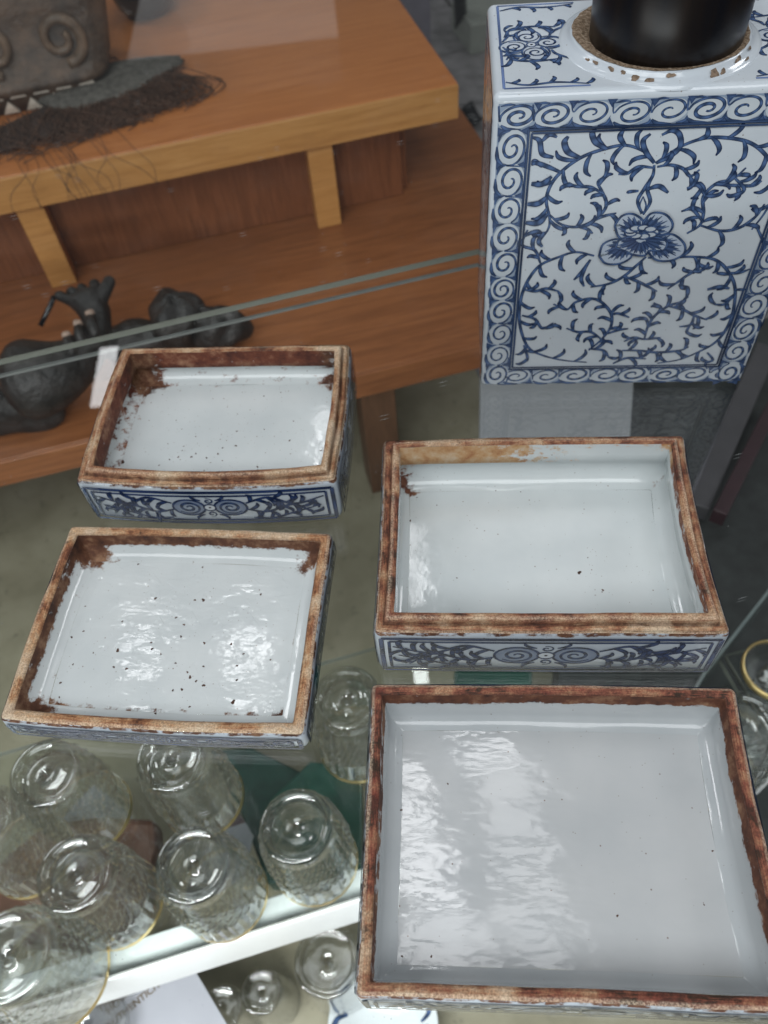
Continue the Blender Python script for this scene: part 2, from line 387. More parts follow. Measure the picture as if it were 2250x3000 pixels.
# slanting trims seen through the glass at right
def bar(name, a, b, z, wid, th, mat, label, cat):
    A, B = at(*a, z), at(*b, z); d = B-A; L = d.length; an = math.atan2(d.y, d.x)
    root = empty(name, A, an, label, cat)
    boxmesh('trim', 0, L, -wid/2, wid/2, -th, 0, mat, root, .001)
    return root
bar('grey_trim_strip', (2045, 1480), (2250, 1010), -1.2, .024, .02, plain('slate_strip', (.055, .052, .058), .5), 'wide slate grey strip under the glass right of the tea caddy', 'trim')
bar('maroon_trim_strip', (2110, 1500), (2330, 1060), -1.15, .014, .02, M_MAROON, 'dark maroon strip beside the slate strip under the glass', 'trim')
bar('glass_pane_edge', (2062, 1975), (2300, 1670), -.9, .003, .05, plain('pane_edge', (.16, .19, .19), .2), 'thin grey edge of an upright pane under the counter glass', 'glass pane')

# ------------------------------------------------------------------ wooden display stand
ZB, ZA = -.50, -.98
st = empty('wooden_display_stand', W(0, 0, FZ), YAW, 'stepped beech display stand with a raised board on posts', 'display stand')
def L(u, v, z): return (u*S, v*S, (z-FZ)*S)
def wbox(name, u0, u1, v0, v1, z0, z1, mat, parent=st, bev=.001):
    return boxmesh(name, u0*S, u1*S, v0*S, v1*S, (z0-FZ)*S, (z1-FZ)*S, mat, parent, bev)
uR, vF = .990, 2.885; TH = .128
ub = wbox('upper_board', -2.4, uR, vF+.012, 4.5, ZB-TH, ZB, M_WTOP)
wbox('edge_band', -2.4, uR, vF, vF+.0115, ZB-TH, ZB-.002, M_WEDGE, ub)
uR2, vF2 = 1.241, 2.03
bb = wbox('base_board', -2.4, uR2, vF2+.012, 4.4, ZA-.11, ZA, M_WBASE)
wbox('edge_band', -2.4, uR2, vF2, vF2+.0115, ZA-.11, ZA-.002, M_WBASE, bb)
for px in (895, 42):
    py = 425 if px > 500 else 600
    u0 = uv(at(px, py, ZB-TH))[0]
    wbox('post', u0, u0+.098, vF+.02, vF+.10, ZA+.001, ZB-TH-.001, M_WEDGE)
up = uv(at(1206, 500, -.86))[0]
wbox('side_panel', up-.03, up, vF+.175, 4.1, ZA+.001, ZB-TH-.001, M_WDARK)
wbox('back_panel', -2.4, up-.032, vF+.13, vF+.17, ZA+.001, ZB-TH-.001, M_WDARK)
for px in (1062, -900):
    u0 = uv(at(px, 1160, ZA-.11))[0]
    wbox('leg', u0, u0+.13, vF2+.05, vF2+.18, -1.719, ZA-.111, M_LEG)

# behind: slate panel, black feet, pale box
p = at(1300, 330, -1.9)
sl = empty('slate_cloth_stand', W(uv(p)[0], uv(p)[1], FZ), YAW, 'slate grey cloth covered stand behind the beech display', 'stand')
boxmesh('stand_body', -.50*S, .03*S, .35*S, 1.2*S, 0, 2.45*S, M_SLATE, sl, .006)
pt = empty('pale_box', W(*uv(at(1420, 60, -2.6)), FZ), YAW, 'pale green grey box on the floor behind the caddy', 'box')
boxmesh('box_body', -.14*S, .9*S, .0, .6*S, .0, .28*S, M_MINT, pt, .003)
def foot(px, py, z0, px2, py2, z1, r, label):
    A, B = at(px, py, z0), at(px2, py2, z1)
    V, F = [], []
    tube(V, F, [A-A, (B-A)*.2, (B-A)*.8, B-A], [r*1.2, r, r, r*1.1], 12)
    root = empty('iron_foot', A, 0, label, 'furniture foot', None)
    mesh('foot_bar', V, F, M_IRON, root)
foot(1395, 360, FZ+.06, 1366, 308, FZ+.20, .018, 'black iron foot slanting beside the base board')
foot(1352, 78, FZ+.06, 1345, -30, FZ+.6, .020, 'black iron foot standing against the pale box')

# ------------------------------------------------------------------ cobalt painting
DARKB, MIDB, PALEB = (.007, .015, .052), (.058, .102, .21), (.30, .375, .50)
class Paint:
    def __init__(s, fn, mid=None): s.V, s.F, s.C, s.fn, s.k, s.mid = [], [], [], fn, 0, mid
    def off(s): s.k += 1; return 6e-5 + s.k*1.6e-6
    def stroke(s, pts, wid, taper=(.35, .35), edge=DARKB, mid=MIDB, per=6, tip=None):
        P = catmull(pts, per); n = len(P); h = s.off(); b = len(s.V)
        if s.mid and mid is MIDB: mid = s.mid
        for i, p in enumerate(P):
            t = i/(n-1); d = P[min(i+1, n-1)]-P[max(i-1, 0)]; d = d/(np.hypot(*d)+1e-12); nr = np.array([-d[1], d[0]])
            w_ = wid*.5*min(1, taper[0]+(1-taper[0])*t*3, taper[1]+(1-taper[1])*(1-t)*3)
            sh = (.55 + .9*(.5+.5*math.sin(i*.9+s.k*1.7))) if mid[0] < .3 else 1.0
            me_ = tuple(c*sh for c in mid)
            if tip is not None and t > .65: me_ = tuple(a+(c-a)*(t-.65)/.35 for a, c in zip(me_, tip))
            for q_, c in ((-1, edge), (-.45, me_), (.45, me_), (1, edge)):
                s.V.append(s.fn(*(p+nr*w_*q_), h)); s.C.append((*c, 1))
        for i in range(n-1):
            for j in range(3):
                a = b+i*4+j; s.F.append((a, a+1, a+5, a+4))
    def fill(s, pts, col, ccol=None):
        h = s.off(); b = len(s.V); P = np.array(pts); c = P.mean(0)
        s.V.append(s.fn(*c, h)); s.C.append((*(ccol or col), 1))
        for p in P: s.V.append(s.fn(*p, h)); s.C.append((*col, 1))
        n = len(P)
        for i in range(n): s.F.append((b, b+1+i, b+1+(i+1) % n))
    def leaf(s, p, ang, ln, side, wid):
        d = np.array([math.cos(ang), math.sin(ang)]); nr = np.array([-d[1], d[0]])*side
        p = np.array(p)
        s.stroke([p, p+d*ln*.45+nr*ln*.06, p+d*ln*.85+nr*ln*.28, p+d*ln*.95+nr*ln*.62], wid, (.45, .35), tip=DARKB, per=4)
    def vine(s, pts, wid, step, ln, rnd, both=True, ok=None):
        s.stroke(pts, wid, (.6, .5), per=8)
        P = catmull(pts, 12); acc = step*.5; sd = 1
        for i in range(1, len(P)-1):
            acc += np.hypot(*(P[i]-P[i-1]))
            if acc > step:
                acc = 0; d = P[i+1]-P[i-1]; a = math.atan2(d[1], d[0])
                l_ = ln*rnd.uniform(.7, 1.15)
                e = P[i]+l_*np.array([math.cos(a+sd*.8), math.sin(a+sd*.8)])
                if ok is None or ok(e): s.leaf(P[i], a+sd*rnd.uniform(.45, .8), l_, sd, wid*1.3)
                sd = -sd
    def spiral(s, c, r, turns, a0, wid, sq=1.0, hand=1, rot=0.0, r0=.12):
        n = int(10*turns)+2; pts = []
        for i in range(n):
            t = i/(n-1); a = a0+hand*2*math.pi*turns*t; rr = r*(r0+(1-r0)*t)
            x, y = rr*math.cos(a), rr*math.sin(a)*sq
            pts.append((c[0]+x*math.cos(rot)-y*math.sin(rot), c[1]+x*math.sin(rot)+y*math.cos(rot)))
        s.stroke(pts, wid, (.5, .5), per=3, mid=tuple((a+b)/2 for a, b in zip(DARKB, MIDB)))
    def done(s, name, parent):
        return mesh(name, s.V, s.F, M_PAINT, parent, attrs={'Col': s.C})
def ell(c, a, b, rot=0, n=20):
    return [(c[0]+a*math.cos(t)*math.cos(rot)-b*math.sin(t)*math.sin(rot), c[1]+a*math.cos(t)*math.sin(rot)+b*math.sin(t)*math.cos(rot)) for t in [2*math.pi*i/n for i in range(n)]]
def side_panel_paint(pt, w_, h_, rnd, sc=1.0):
    """frame, twin scroll motif and vines for one narrow box side of size w_ x h_"""
    e = .0016
    for off_, wd in ((e, .0020), (e+.0030, .0013)):
        x0, x1, y0, y1 = off_+.0012, w_-off_-.0012, off_*.8, h_-off_*.8-.0008
        for a, b in (((x0, y0), (x1, y0)), ((x1, y0), (x1, y1)), ((x1, y1), (x0, y1)), ((x0, y1), (x0, y0))):
            m_ = ((a[0]+b[0])/2+rnd.uniform(-1, 1)*2e-4, (a[1]+b[1])/2+rnd.uniform(-1, 1)*2e-4)
            pt.stroke([a, m_, b], wd, (.9, .9), per=6)
    cx, cy = w_*.5, h_*.5; r = h_*.215
    for sg in (-1, 1):
        c = (cx+sg*r*1.75, cy)
        pt.fill(ell(c, r*1.35, r*1.02), (.16, .21, .32), (.33, .39, .48))
        pt.stroke(ell(c, r*1.35, r*1.02)+[ell(c, r*1.35, r*1.02)[0]], .0011, (1, 1), per=2)
        pt.spiral(c, r*1.05, 1.9, 0 if sg > 0 else math.pi, .0015, .8, sg)
    pt.fill(ell((cx, cy), r*.5, r*.42), (.60, .65, .70)); pt.stroke(ell((cx, cy), r*.5, r*.42)+[(cx+r*.5, cy)], .0009, (1, 1), per=2)
    pt.fill(ell((cx, cy), r*.11, r*.1), DARKB)
    for sg in (-1, 1):
        pt.spiral((cx, cy+sg*r*.86), r*.45, 1.3, 0, .0009, .8, sg)
        for q_ in (-1, 1): pt.leaf((cx+q_*r*.6, cy+sg*r*.95), math.pi/2-q_*math.pi/2+sg*q_*.2, r*.9, sg*q_, .0015)
    inside = lambda p: e*3 < p[0] < w_-e*3 and e*2.4 < p[1] < h_-e*2.4
    L_ = w_*.5-r*3.2-e*4
    for sg in (-1, 1):
        x = lambda t: cx+sg*(r*3.1+t*L_)
        pt.vine([(x(0), cy+.12*h_), (x(.3), cy+.26*h_), (x(.62), cy+.05*h_), (x(1), cy+.22*h_)], .0017, .0027, h_*.27, rnd, ok=inside)
        pt.vine([(x(.05), cy-.30*h_), (x(.3), cy-.34*h_), (x(.55), cy-.22*h_), (x(.95), cy-.02*h_)], .0014, .003, h_*.20, rnd, ok=inside)
        pt.vine([(x(-.02), cy-.05*h_), (x(.25), cy-.14*h_), (x(.6), cy+.03*h_), (x(.85), cy-.27*h_)], .0016, .0027, h_*.25, rnd, ok=inside)

# ------------------------------------------------------------------ porcelain trays
def loop(w_, d_, r, bow, n=22, nc=5):
    """closed rounded-rectangle loop; bow = outward bulge of (near, right, far, left) sides"""
    r = max(r, .0006); out = []
    hw, hd = w_/2, d_/2
    sides = [((-hw+r, -hd), (hw-r, -hd), (0, -1)), ((hw, -hd+r), (hw, hd-r), (1, 0)), ((hw-r, hd), (-hw+r, hd), (0, 1)), ((-hw, hd-r), (-hw, -hd+r), (-1, 0))]
    cc = [(hw-r, -hd+r, -90), (hw-r, hd-r, 0), (-hw+r, hd-r, 90), (-hw+r, -hd+r, 180)]
    for k, (a, b, nn) in enumerate(sides):
        for i in range(n):
            t = i/n; bo = bow[k]*(1-(2*t-1)**2)
            out.append((a[0]+(b[0]-a[0])*t+nn[0]*bo, a[1]+(b[1]-a[1])*t+nn[1]*bo))
        cx, cy, a0 = cc[k]
        for i in range(nc):
            t = math.radians(a0+90*i/nc); out.append((cx+r*math.cos(t), cy+r*math.sin(t)))
    return out
def strip(name, prof, w_, d_, r, bow, mat, parent, stain=None, wob=0.0, ph=0.0, edge=None):
    V, UV, ST, HU, ED, GV, F = [], [], [], [], [], [], []
    t_acc = 0; n = None
    for i, (ins, z) in enumerate(prof):
        if i: t_acc += math.hypot(ins-prof[i-1][0], z-prof[i-1][1])
        Lp = loop(w_-2*ins, d_-2*ins, r-ins, bow); n = len(Lp); s_ = 0
        for k, (x, y) in enumerate(Lp):
            if k: s_ += math.hypot(x-Lp[k-1][0], y-Lp[k-1][1])
            a = s_*60+ph
            dz = wob*(math.sin(a)+.6*math.sin(2.3*a+1)+.5*math.sin(5.1*a+2*ph))
            dr = 1+ .25*wob*(math.sin(1.7*a+3)+.7*math.sin(4.1*a+ph))/max(w_, .01)*8
            V.append((x*dr, y*dr, z+dz)); UV.append((s_, t_acc))
            stv, hu = stain(x*(w_/2)/(w_/2-ins), y*(d_/2)/(d_/2-ins), z) if stain else (0, 0)
            ST.append(stv); HU.append(hu); ED.append(max(0, edge[i]) if edge else 0); GV.append(max(0, -edge[i]) if edge else 0)
    m = len(prof)
    for i in range(m-1):
        for k in range(n):
            l = (k+1) % n; F.append((i*n+k, i*n+l, (i+1)*n+l, (i+1)*n+k))
    return mesh(name, V, F, mat, parent, uvs=UV, attrs={'stain': ST, 'hue': HU, 'edge': ED, 'groove': GV})
def fan_floor(name, ins, z, w_, d_, r, bow, mat, parent, stain, rings=26, dish=0.0):
    V, ST, HU, F = [], [], [], []
    Lp = loop(w_-2*ins, d_-2*ins, r-ins, bow); n = len(Lp)
    for i in range(rings):
        k_ = 1-i/rings
        for x, y in Lp:
            V.append((x*k_, y*k_, z-dish*(1-k_*k_))); a, b = stain(x*k_, y*k_, z); ST.append(a); HU.append(b)
    c = len(V); V.append((0, 0, z-dish)); ST.append(0); HU.append(0)
    for i in range(rings-1):
        for k in range(n):
            l = (k+1) % n; F.append((i*n+k, i*n+l, (i+1)*n+l, (i+1)*n+k))
    for k in range(n): F.append(((rings-1)*n+k, (rings-1)*n+(k+1) % n, c))
    return mesh(name, V, F, mat, parent, attrs={'stain': ST, 'hue': HU})

def specks(root, pts, z, name='iron_specks'):
    inv = (Matrix.Translation(root.location) @ Matrix.Rotation(root.rotation_euler.z, 4, 'Z')).inverted()
    V, F = [], []
    for i, (px, py, rp) in enumerate(pts):
        c = inv @ at(px, py, (z+root.location.z)/S); r = rp*S/FPX*.43
        b = len(V); n = 9; V.append((c.x, c.y, z+.00028))
        ph = i*1.7
        for k in range(n):
            a = 2*math.pi*k/n; q_ = r*(1+.28*math.sin(2*a+ph)+.2*math.sin(3*a+2*ph))
            V.append((c.x+q_*math.cos(a), c.y+q_*math.sin(a), z+.00010))
        for k in range(n): F.append((b, b+1+k, b+1+(k+1) % n))
    o = mesh(name, V, F, M_SPECK, root); o['kind'] = 'stuff'
    return o
def tray(par, label, lipped, rimw, floor_z, bow, stain, wavmat, bismat, wallmat, seed, specklist, lip_h=.0030, inner_drop=.011):
    cx, cy, yaw, w_, d_, h_ = par
    w_, d_, h_ = w_*S, d_*S, h_*S
    root = empty('porcelain_tray', (cx*S, cy*S, .0002), yaw, label, 'tray', 'porcelain trays on the counter glass')
    r = .0028; rnd = random.Random(seed)
    rim = rimw*S; fz = floor_z*S
    bw = tuple(b*S for b in bow)
    zero = lambda x, y, z: (0, 0)
    out_stain = lambda x, y, z: (.55 if z > h_-.0022 else .05, .1)
    strip('outer_wall', [(.004, .0004), (.0016, .0004), (.0006, .0014), (.0, .004), (-.0002, h_*.5), (.0001, h_-.0035), (.0004, h_-.0016), (.0009, h_-.0007)], w_, d_, r, bw, M_OUT, root, out_stain, .00016, seed)
    if lipped:
        led = rim*.56
        prof = [(.0009, h_-.0007), (.0016, h_), (led*.35, h_+.0001), (led*.75, h_), (led-.0004, h_-.0003), (led, h_+.0004), (led+.0003, h_+lip_h-.0007), (led+.0009, h_+lip_h), (rim-.0011, h_+lip_h), (rim, h_+lip_h-.0008)]
        ed = [1, .8, .1, -.1, -1, -.9, .3, .9, -.1, -.4]
        top = h_+lip_h
        zi = top-inner_drop
        wall = [(rim, top-.0008), (rim+.0001, top-.004), (rim+.0001, top-.0075), (rim+.0002, zi), (rim-.0008, zi-.0006), (rim-.0026, zi-.0012), (rim-.0028, fz+.004), (rim-.0012, fz+.0016), (rim+.0012, fz+.0005), (rim+.0035, fz)]
        fin = rim+.0035
    else:
        prof = [(.0009, h_-.0007), (.0017, h_), (rim*.5, h_+.0002), (rim-.0010, h_-.0001), (rim, h_-.0009)]
        ed = [1, .8, 0, .0, -.8]; top = h_
        wall = [(rim, h_-.0009), (rim+.0003, h_-.003), (rim+.0007, h_-.005), (rim+.0012, h_-.0075), (rim+.0018, fz+.0035), (rim+.003, fz+.0014), (rim+.0048, fz+.0004), (rim+.007, fz)]
        fin = rim+.007
    strip('rim', prof, w_, d_, r, bw, bismat, root, zero, .00014, seed, ed)
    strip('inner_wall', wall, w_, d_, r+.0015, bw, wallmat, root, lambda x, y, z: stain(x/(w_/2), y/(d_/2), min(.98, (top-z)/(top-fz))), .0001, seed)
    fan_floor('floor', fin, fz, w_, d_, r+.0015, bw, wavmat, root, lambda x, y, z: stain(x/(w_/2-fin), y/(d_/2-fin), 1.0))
    # painted sides, each following the bulge of its wall
    for nm, k, ln in (('near', 0, w_), ('right', 1, d_), ('far', 2, w_), ('left', 3, d_)):
        hw, hd = w_/2, d_/2
        def fn(a, b, o, k=k, ln=ln, hw=hw, hd=hd):
            t = max(0, min(1, a/ln)); q_ = bw[k]*(1-(2*t-1)**2)+o+.00028
            z = .0006+b
            return [(-hw+a, -hd-q_, z), (hw+q_, -hd+a, z), (hw-a, hd+q_, z), (-hw-q_, hd-a, z)][k]
        pt = Paint(fn, (.022, .042, .11)); side_panel_paint(pt, ln, h_-.0022, random.Random(seed*10+k)); pt.done('painted_scrollwork', root)
    if specklist: specks(root, specklist, fz)
    return root
M_OUT = glaze('outer_glaze', c0=(.46, .52, .575), c1=(.54, .59, .635), wav=70, amp=.2, speck=.2, seed=2)
P = [(-.235957, .903841, -.137127, .390397, .288872, .091419), (-.29674, .561828, -.166724, .396549, .304065, .0457),
     (.204007, .608413, -.126406, .431755, .319405, .104625), (.153332, .23032, -.128525, .430477, .33073, .085)]
def sm(a, b, x): t = max(0, min(1, (x-a)/(b-a))); return t*t*(3-2*t)
def st1(x, y, d):     # x,y in -1..1, d: 0 rim .. 1 floor
    far, left, right = sm(.86, .97, y), sm(.86, .97, -x), sm(.9, 1, x)
    cor = max(sm(.72, 1.02, (y-x)/2), .75*sm(.82, 1.0, (y+x)/2), .8*sm(.85, 1.0, (-x-y)/2))
    if d < .55: v = .78*max(far, left, .3*right)
    elif d < .99: v = .42*max(left, far*.7)
    else: v = .34*sm(.86, 1.0, -x) + .28*sm(.90, 1.0, y)
    return max(v, cor*(.95 if d < .99 else .75)), .45 if cor < .5 else .12
def st2(x, y, d):
    far, left, right, near = sm(.86, .97, y), sm(.86, .97, -x), sm(.88, .98, x), sm(.9, .98, -y)
    cor = max(sm(.80, 1.0, (y-x)/2), .8*sm(.84, 1.0, (y+x)/2), .9*sm(.83, 1.0, (-x-y)/2))
    v = 0
    if d < .45: v = .85*far+.75*left+.45*right+.2*near
    elif d < .7: v = .30*far+.42*left+.2*right
    elif d < .99: v = .2*left
    else: v = .16*sm(.93, 1, -x)+.40*sm(.93, 1.0, -y)+.30*sm(.94, 1.0, x)
    return max(min(v, 1), cor*(.95 if d < .9 else .74)), .12
def st3(x, y, d):
    far, left, right = sm(.86, .97, y), sm(.88, .97, -x), sm(.88, .97, x)
    v, hu = 0, .5
    if d < .5:
        v = far*(.95*(1-sm(-.9, .9, x))*(1 if d < .45 else .3)); hu = 1.0 if y > .8 else .55
        if d < .26: v = max(v, .62*right, .3*left, .35*far)
    cor = max(sm(.90, 1.0, (y-x)/2), .55*sm(.93, 1.0, (y+x)/2))
    if d > .5 and cor > .2: return cor*.72, .3
    return v, hu
def st4(x, y, d):
    far, left, right = sm(.86, .97, y), sm(.88, .97, -x), sm(.88, .97, x)
    v = 0
    if d < .3: v = .55*far+.35*left+.6*right+.25
    elif d < .55: v = .22*right+.25*far*sm(.2, -.6, x)
    return min(v, .8), .2
def zz(x0, y0, s, L_): return [(x0+a*s, y0+b*s, c) for a, b, c in L_]
sp1 = zz(150, 950, .5726, [(640, 492, 5), (668, 537, 5), (740, 575, 6), (597, 612, 5), (678, 625, 6), (670, 647, 6), (740, 662, 8), (650, 680, 9), (718, 679, 10), (795, 684, 8), (853, 664, 9), (877, 633, 8), (876, 698, 6), (1055, 730, 9), (1057, 745, 6),
      (950, 548, 8), (945, 622, 10), (1090, 538, 6), (1220, 595, 9), (1240, 496, 6), (1088, 368, 7), (1175, 349, 6), (975, 273, 14), (920, 286, 9), (882, 270, 9), (1085, 262, 16), (1110, 265, 16), (1140, 262, 12), (953, 460, 5), (512, 402, 5), (783, 748, 6), (606, 693, 7), (365, 705, 20), (552, 722, 7), (815, 708, 5), (390, 527, 8), (368, 566, 7), (1380, 646, 8)])
sp2 = zz(0, 1500, .6329, [(720, 400, 11), (902, 408, 9), (941, 408, 14), (1207, 382, 9), (815, 489, 9), (852, 522, 9), (838, 577, 9), (566, 507, 8), (387, 552, 8), (332, 580, 9), (545, 641, 14), (704, 634, 10), (700, 605, 8), (946, 607, 10), (1070, 612, 9), (1127, 657, 8), (942, 715, 8), (745, 658, 7), (338, 706, 7), (586, 726, 10), (527, 718, 9), (880, 765, 12), (908, 783, 9), (943, 803, 12), (842, 822, 10), (800, 826, 8), (280, 791, 9), (213, 830, 8), (275, 858, 7), (1079, 880, 16), (878, 902, 8), (720, 933, 8), (830, 965, 11), (1096, 778, 9), (1097, 712, 8), (690, 180, 20), (672, 178, 14), (1103, 207, 17), (1102, 196, 13), (1238, 240, 9), (938, 256, 8), (640, 242, 8), (1365, 220, 12), (1405, 190, 22), (1362, 195, 16), (395, 437, 6), (397, 243, 9), (370, 243, 14), (1130, 968, 18), (1115, 968, 12), (1047, 978, 18), (700, 966, 24), (670, 968, 16), (735, 962, 12), (580, 955, 18), (165, 800, 22), (150, 830, 16), (270, 886, 7), (432, 652, 6), (1252, 684, 7), (813, 700, 8), (868, 742, 8)])
sp3 = zz(1050, 1230, .7233, [(895, 619, 15), (399, 641, 6), (990, 690, 9), (210, 409, 9), (804, 178, 13), (800, 170, 9), (733, 194, 11), (333, 259, 12), (592, 249, 7), (657, 292, 5), (556, 287, 5), (1289, 628, 11), (1291, 634, 9), (1300, 650, 8), (1240, 258, 9), (1208, 236, 18), (1195, 240, 12), (318, 346, 5), (929, 559, 5), (237, 315, 6), (190, 250, 26), (195, 265, 18)])
sp4 = zz(1000, 1950, .7535, [(1073, 973, 7), (233, 562, 7), (414, 460, 6), (350, 1131, 7), (1443, 721, 6), (236, 1130, 6), (1410, 930, 5)])
tray(P[0], 'smaller lipped porcelain tray with rust stained inner walls beside the glass seam', True, .0245, .034, (.011, .004, .001, .004), st1,
     glaze('tray_glaze_fine', wav=70, amp=.24, speck=1.0, seed=1), biscuit('rim_tan', .1, 1, .025), glaze('wall_glaze_rust', amp=.2, seed=1.3, speck=.3), 1, sp1)
tray(P[1], 'shallow pitted porcelain tray with plain flat rim and blackened corners', False, .0170, .008, (.004, -.001, .003, .003), st2,
     glaze('tray_glaze_pitted', wav=50, amp=.45, dist=.0012, pits=1.0, rough=.055, speck=.8, seed=2, stretch=(.8, 1.6, 1)), biscuit('rim_orange', -.3, 4, .035), glaze('wall_glaze_dark', amp=.3, seed=2.3, speck=.3), 2, sp2)
tray(P[2], 'larger lipped porcelain tray with ochre stain and clean smooth white floor', True, .0255, .022, (.001, -.006, .002, -.002), st3,
     glaze('tray_glaze_clean', wav=60, amp=.26, speck=.35, seed=3), biscuit('rim_brown', .5, 7, -.005), glaze('wall_glaze_ochre', amp=.2, seed=3.3, speck=.3), 3, sp3, .0032, .0125)
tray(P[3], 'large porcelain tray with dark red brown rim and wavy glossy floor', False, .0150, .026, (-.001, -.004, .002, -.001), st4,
     glaze('tray_glaze_wavy_shaded', c0=(.455, .475, .485), c1=(.505, .52, .525), wav=44, amp=.36, dist=.0013, rough=.05, pits=.10, speck=.15, seed=4, stretch=(.7, 1.5, 1)), biscuit('rim_dark_red', .9, 11, -.015), glaze('wall_glaze_shaded', c0=(.43, .46, .475), c1=(.49, .515, .525), amp=.25, seed=4.3, speck=.2), 4, sp4)  # photographer's shadow is painted into this tray's greyer floor and wall glaze

# ------------------------------------------------------------------ tea caddy
CX, CY, CYAW, CW, CD0, CH = .414466, 1.059315, -.134729, .428458, .222179, .495964
CD = .255
ax, ay = Vector((math.cos(CYAW), math.sin(CYAW), 0)), Vector((-math.sin(CYAW), math.cos(CYAW), 0))
cc = (Vector((CX, CY, 0)) + ay*(CD-CD0)/2)*S
cad = empty('tea_caddy', (cc.x, cc.y, .0002), CYAW, 'tall rectangular blue and white porcelain tea caddy with black cylindrical lid', 'tea caddy')
hw, hd, hh = CW*S/2, CD*S/2, CH*S
body = boxmesh('body', -hw, hw, -hd, hd, 0, hh, M_CADDY, cad, .0030, 4)
body.data.attributes.new('stain', 'FLOAT', 'POINT'); body.data.attributes.new('hue', 'FLOAT', 'POINT')
cz = hh
R1, RL = .1068*S, .0945*S
collar = lathe('collar', [(.1275*S, cz-.0014), (.1255*S, cz+.0001), (.1215*S, cz+.0005), (.1170*S, cz+.0011), (.1138*S, cz+.0019), (.1122*S, cz+.0027), (.1106*S, cz+.0032), (R1+.0002, cz+.0031)], M_CADDY, cad, 96)
lathe('biscuit_ring', [(R1+.0008, cz+.0034), (R1-.001, cz+.0034), (RL+.0008, cz+.0028), (RL-.003, cz+.0016)], M_GRIT, collar, 96, disp=lambda i, k, z: .0003*math.sin(k*1.7)*math.sin(k*.43)+.0003*math.sin(k*.31))
lathe('lid', [(RL-.0006, cz+.0062), (RL, cz+.0070), (RL+.0003, cz+.020), (RL, cz+.034), (RL-.001, cz+.0372), (RL-.004, cz+.039), (0, cz+.0395)], M_LID, cad, 96, loc=(.0018, -.0026, -.0046))
# chipped glaze on the collar
cV, cF = [], []
for a, zz_, sz in ((-128, .0035, 9), (-120, .003, 8), (-112, .0018, 12), (-104, .0008, 12), (-92, .0045, 10), (-66, .002, 16), (-60, .0018, 10), (-45, .004, 12), (-38, .0015, 8), (-140, .004, 8), (-147, .003, 7), (-30, .005, 9)):
    a = math.radians(a); rr = .1130*S+.0005 if zz_ > .002 else .1185*S+.0003
    c = Vector((rr*math.cos(a), rr*math.sin(a), cz+zz_*.42+.0006)); tn = Vector((-math.sin(a), math.cos(a), 0)); nn = Vector((math.cos(a), math.sin(a), .5)).normalized(); bt = nn.cross(tn)
    b = len(cV); cV.append(c+nn*.0002)
    for k in range(9):
        q_ = 2*math.pi*k/9; rr2 = sz*1.15e-4*(1+.3*math.sin(2*q_+a*7)+.2*math.sin(3*q_+a*3))
        cV.append(c+tn*rr2*1.3*math.cos(q_)+bt*rr2*.8*math.sin(q_)+nn*.00005)
    for k in range(9): cF.append((b, b+1+k, b+1+(k+1) % 9))
o = mesh('glaze_chips', cV, cF, M_CHIP, collar); o['kind'] = 'stuff'

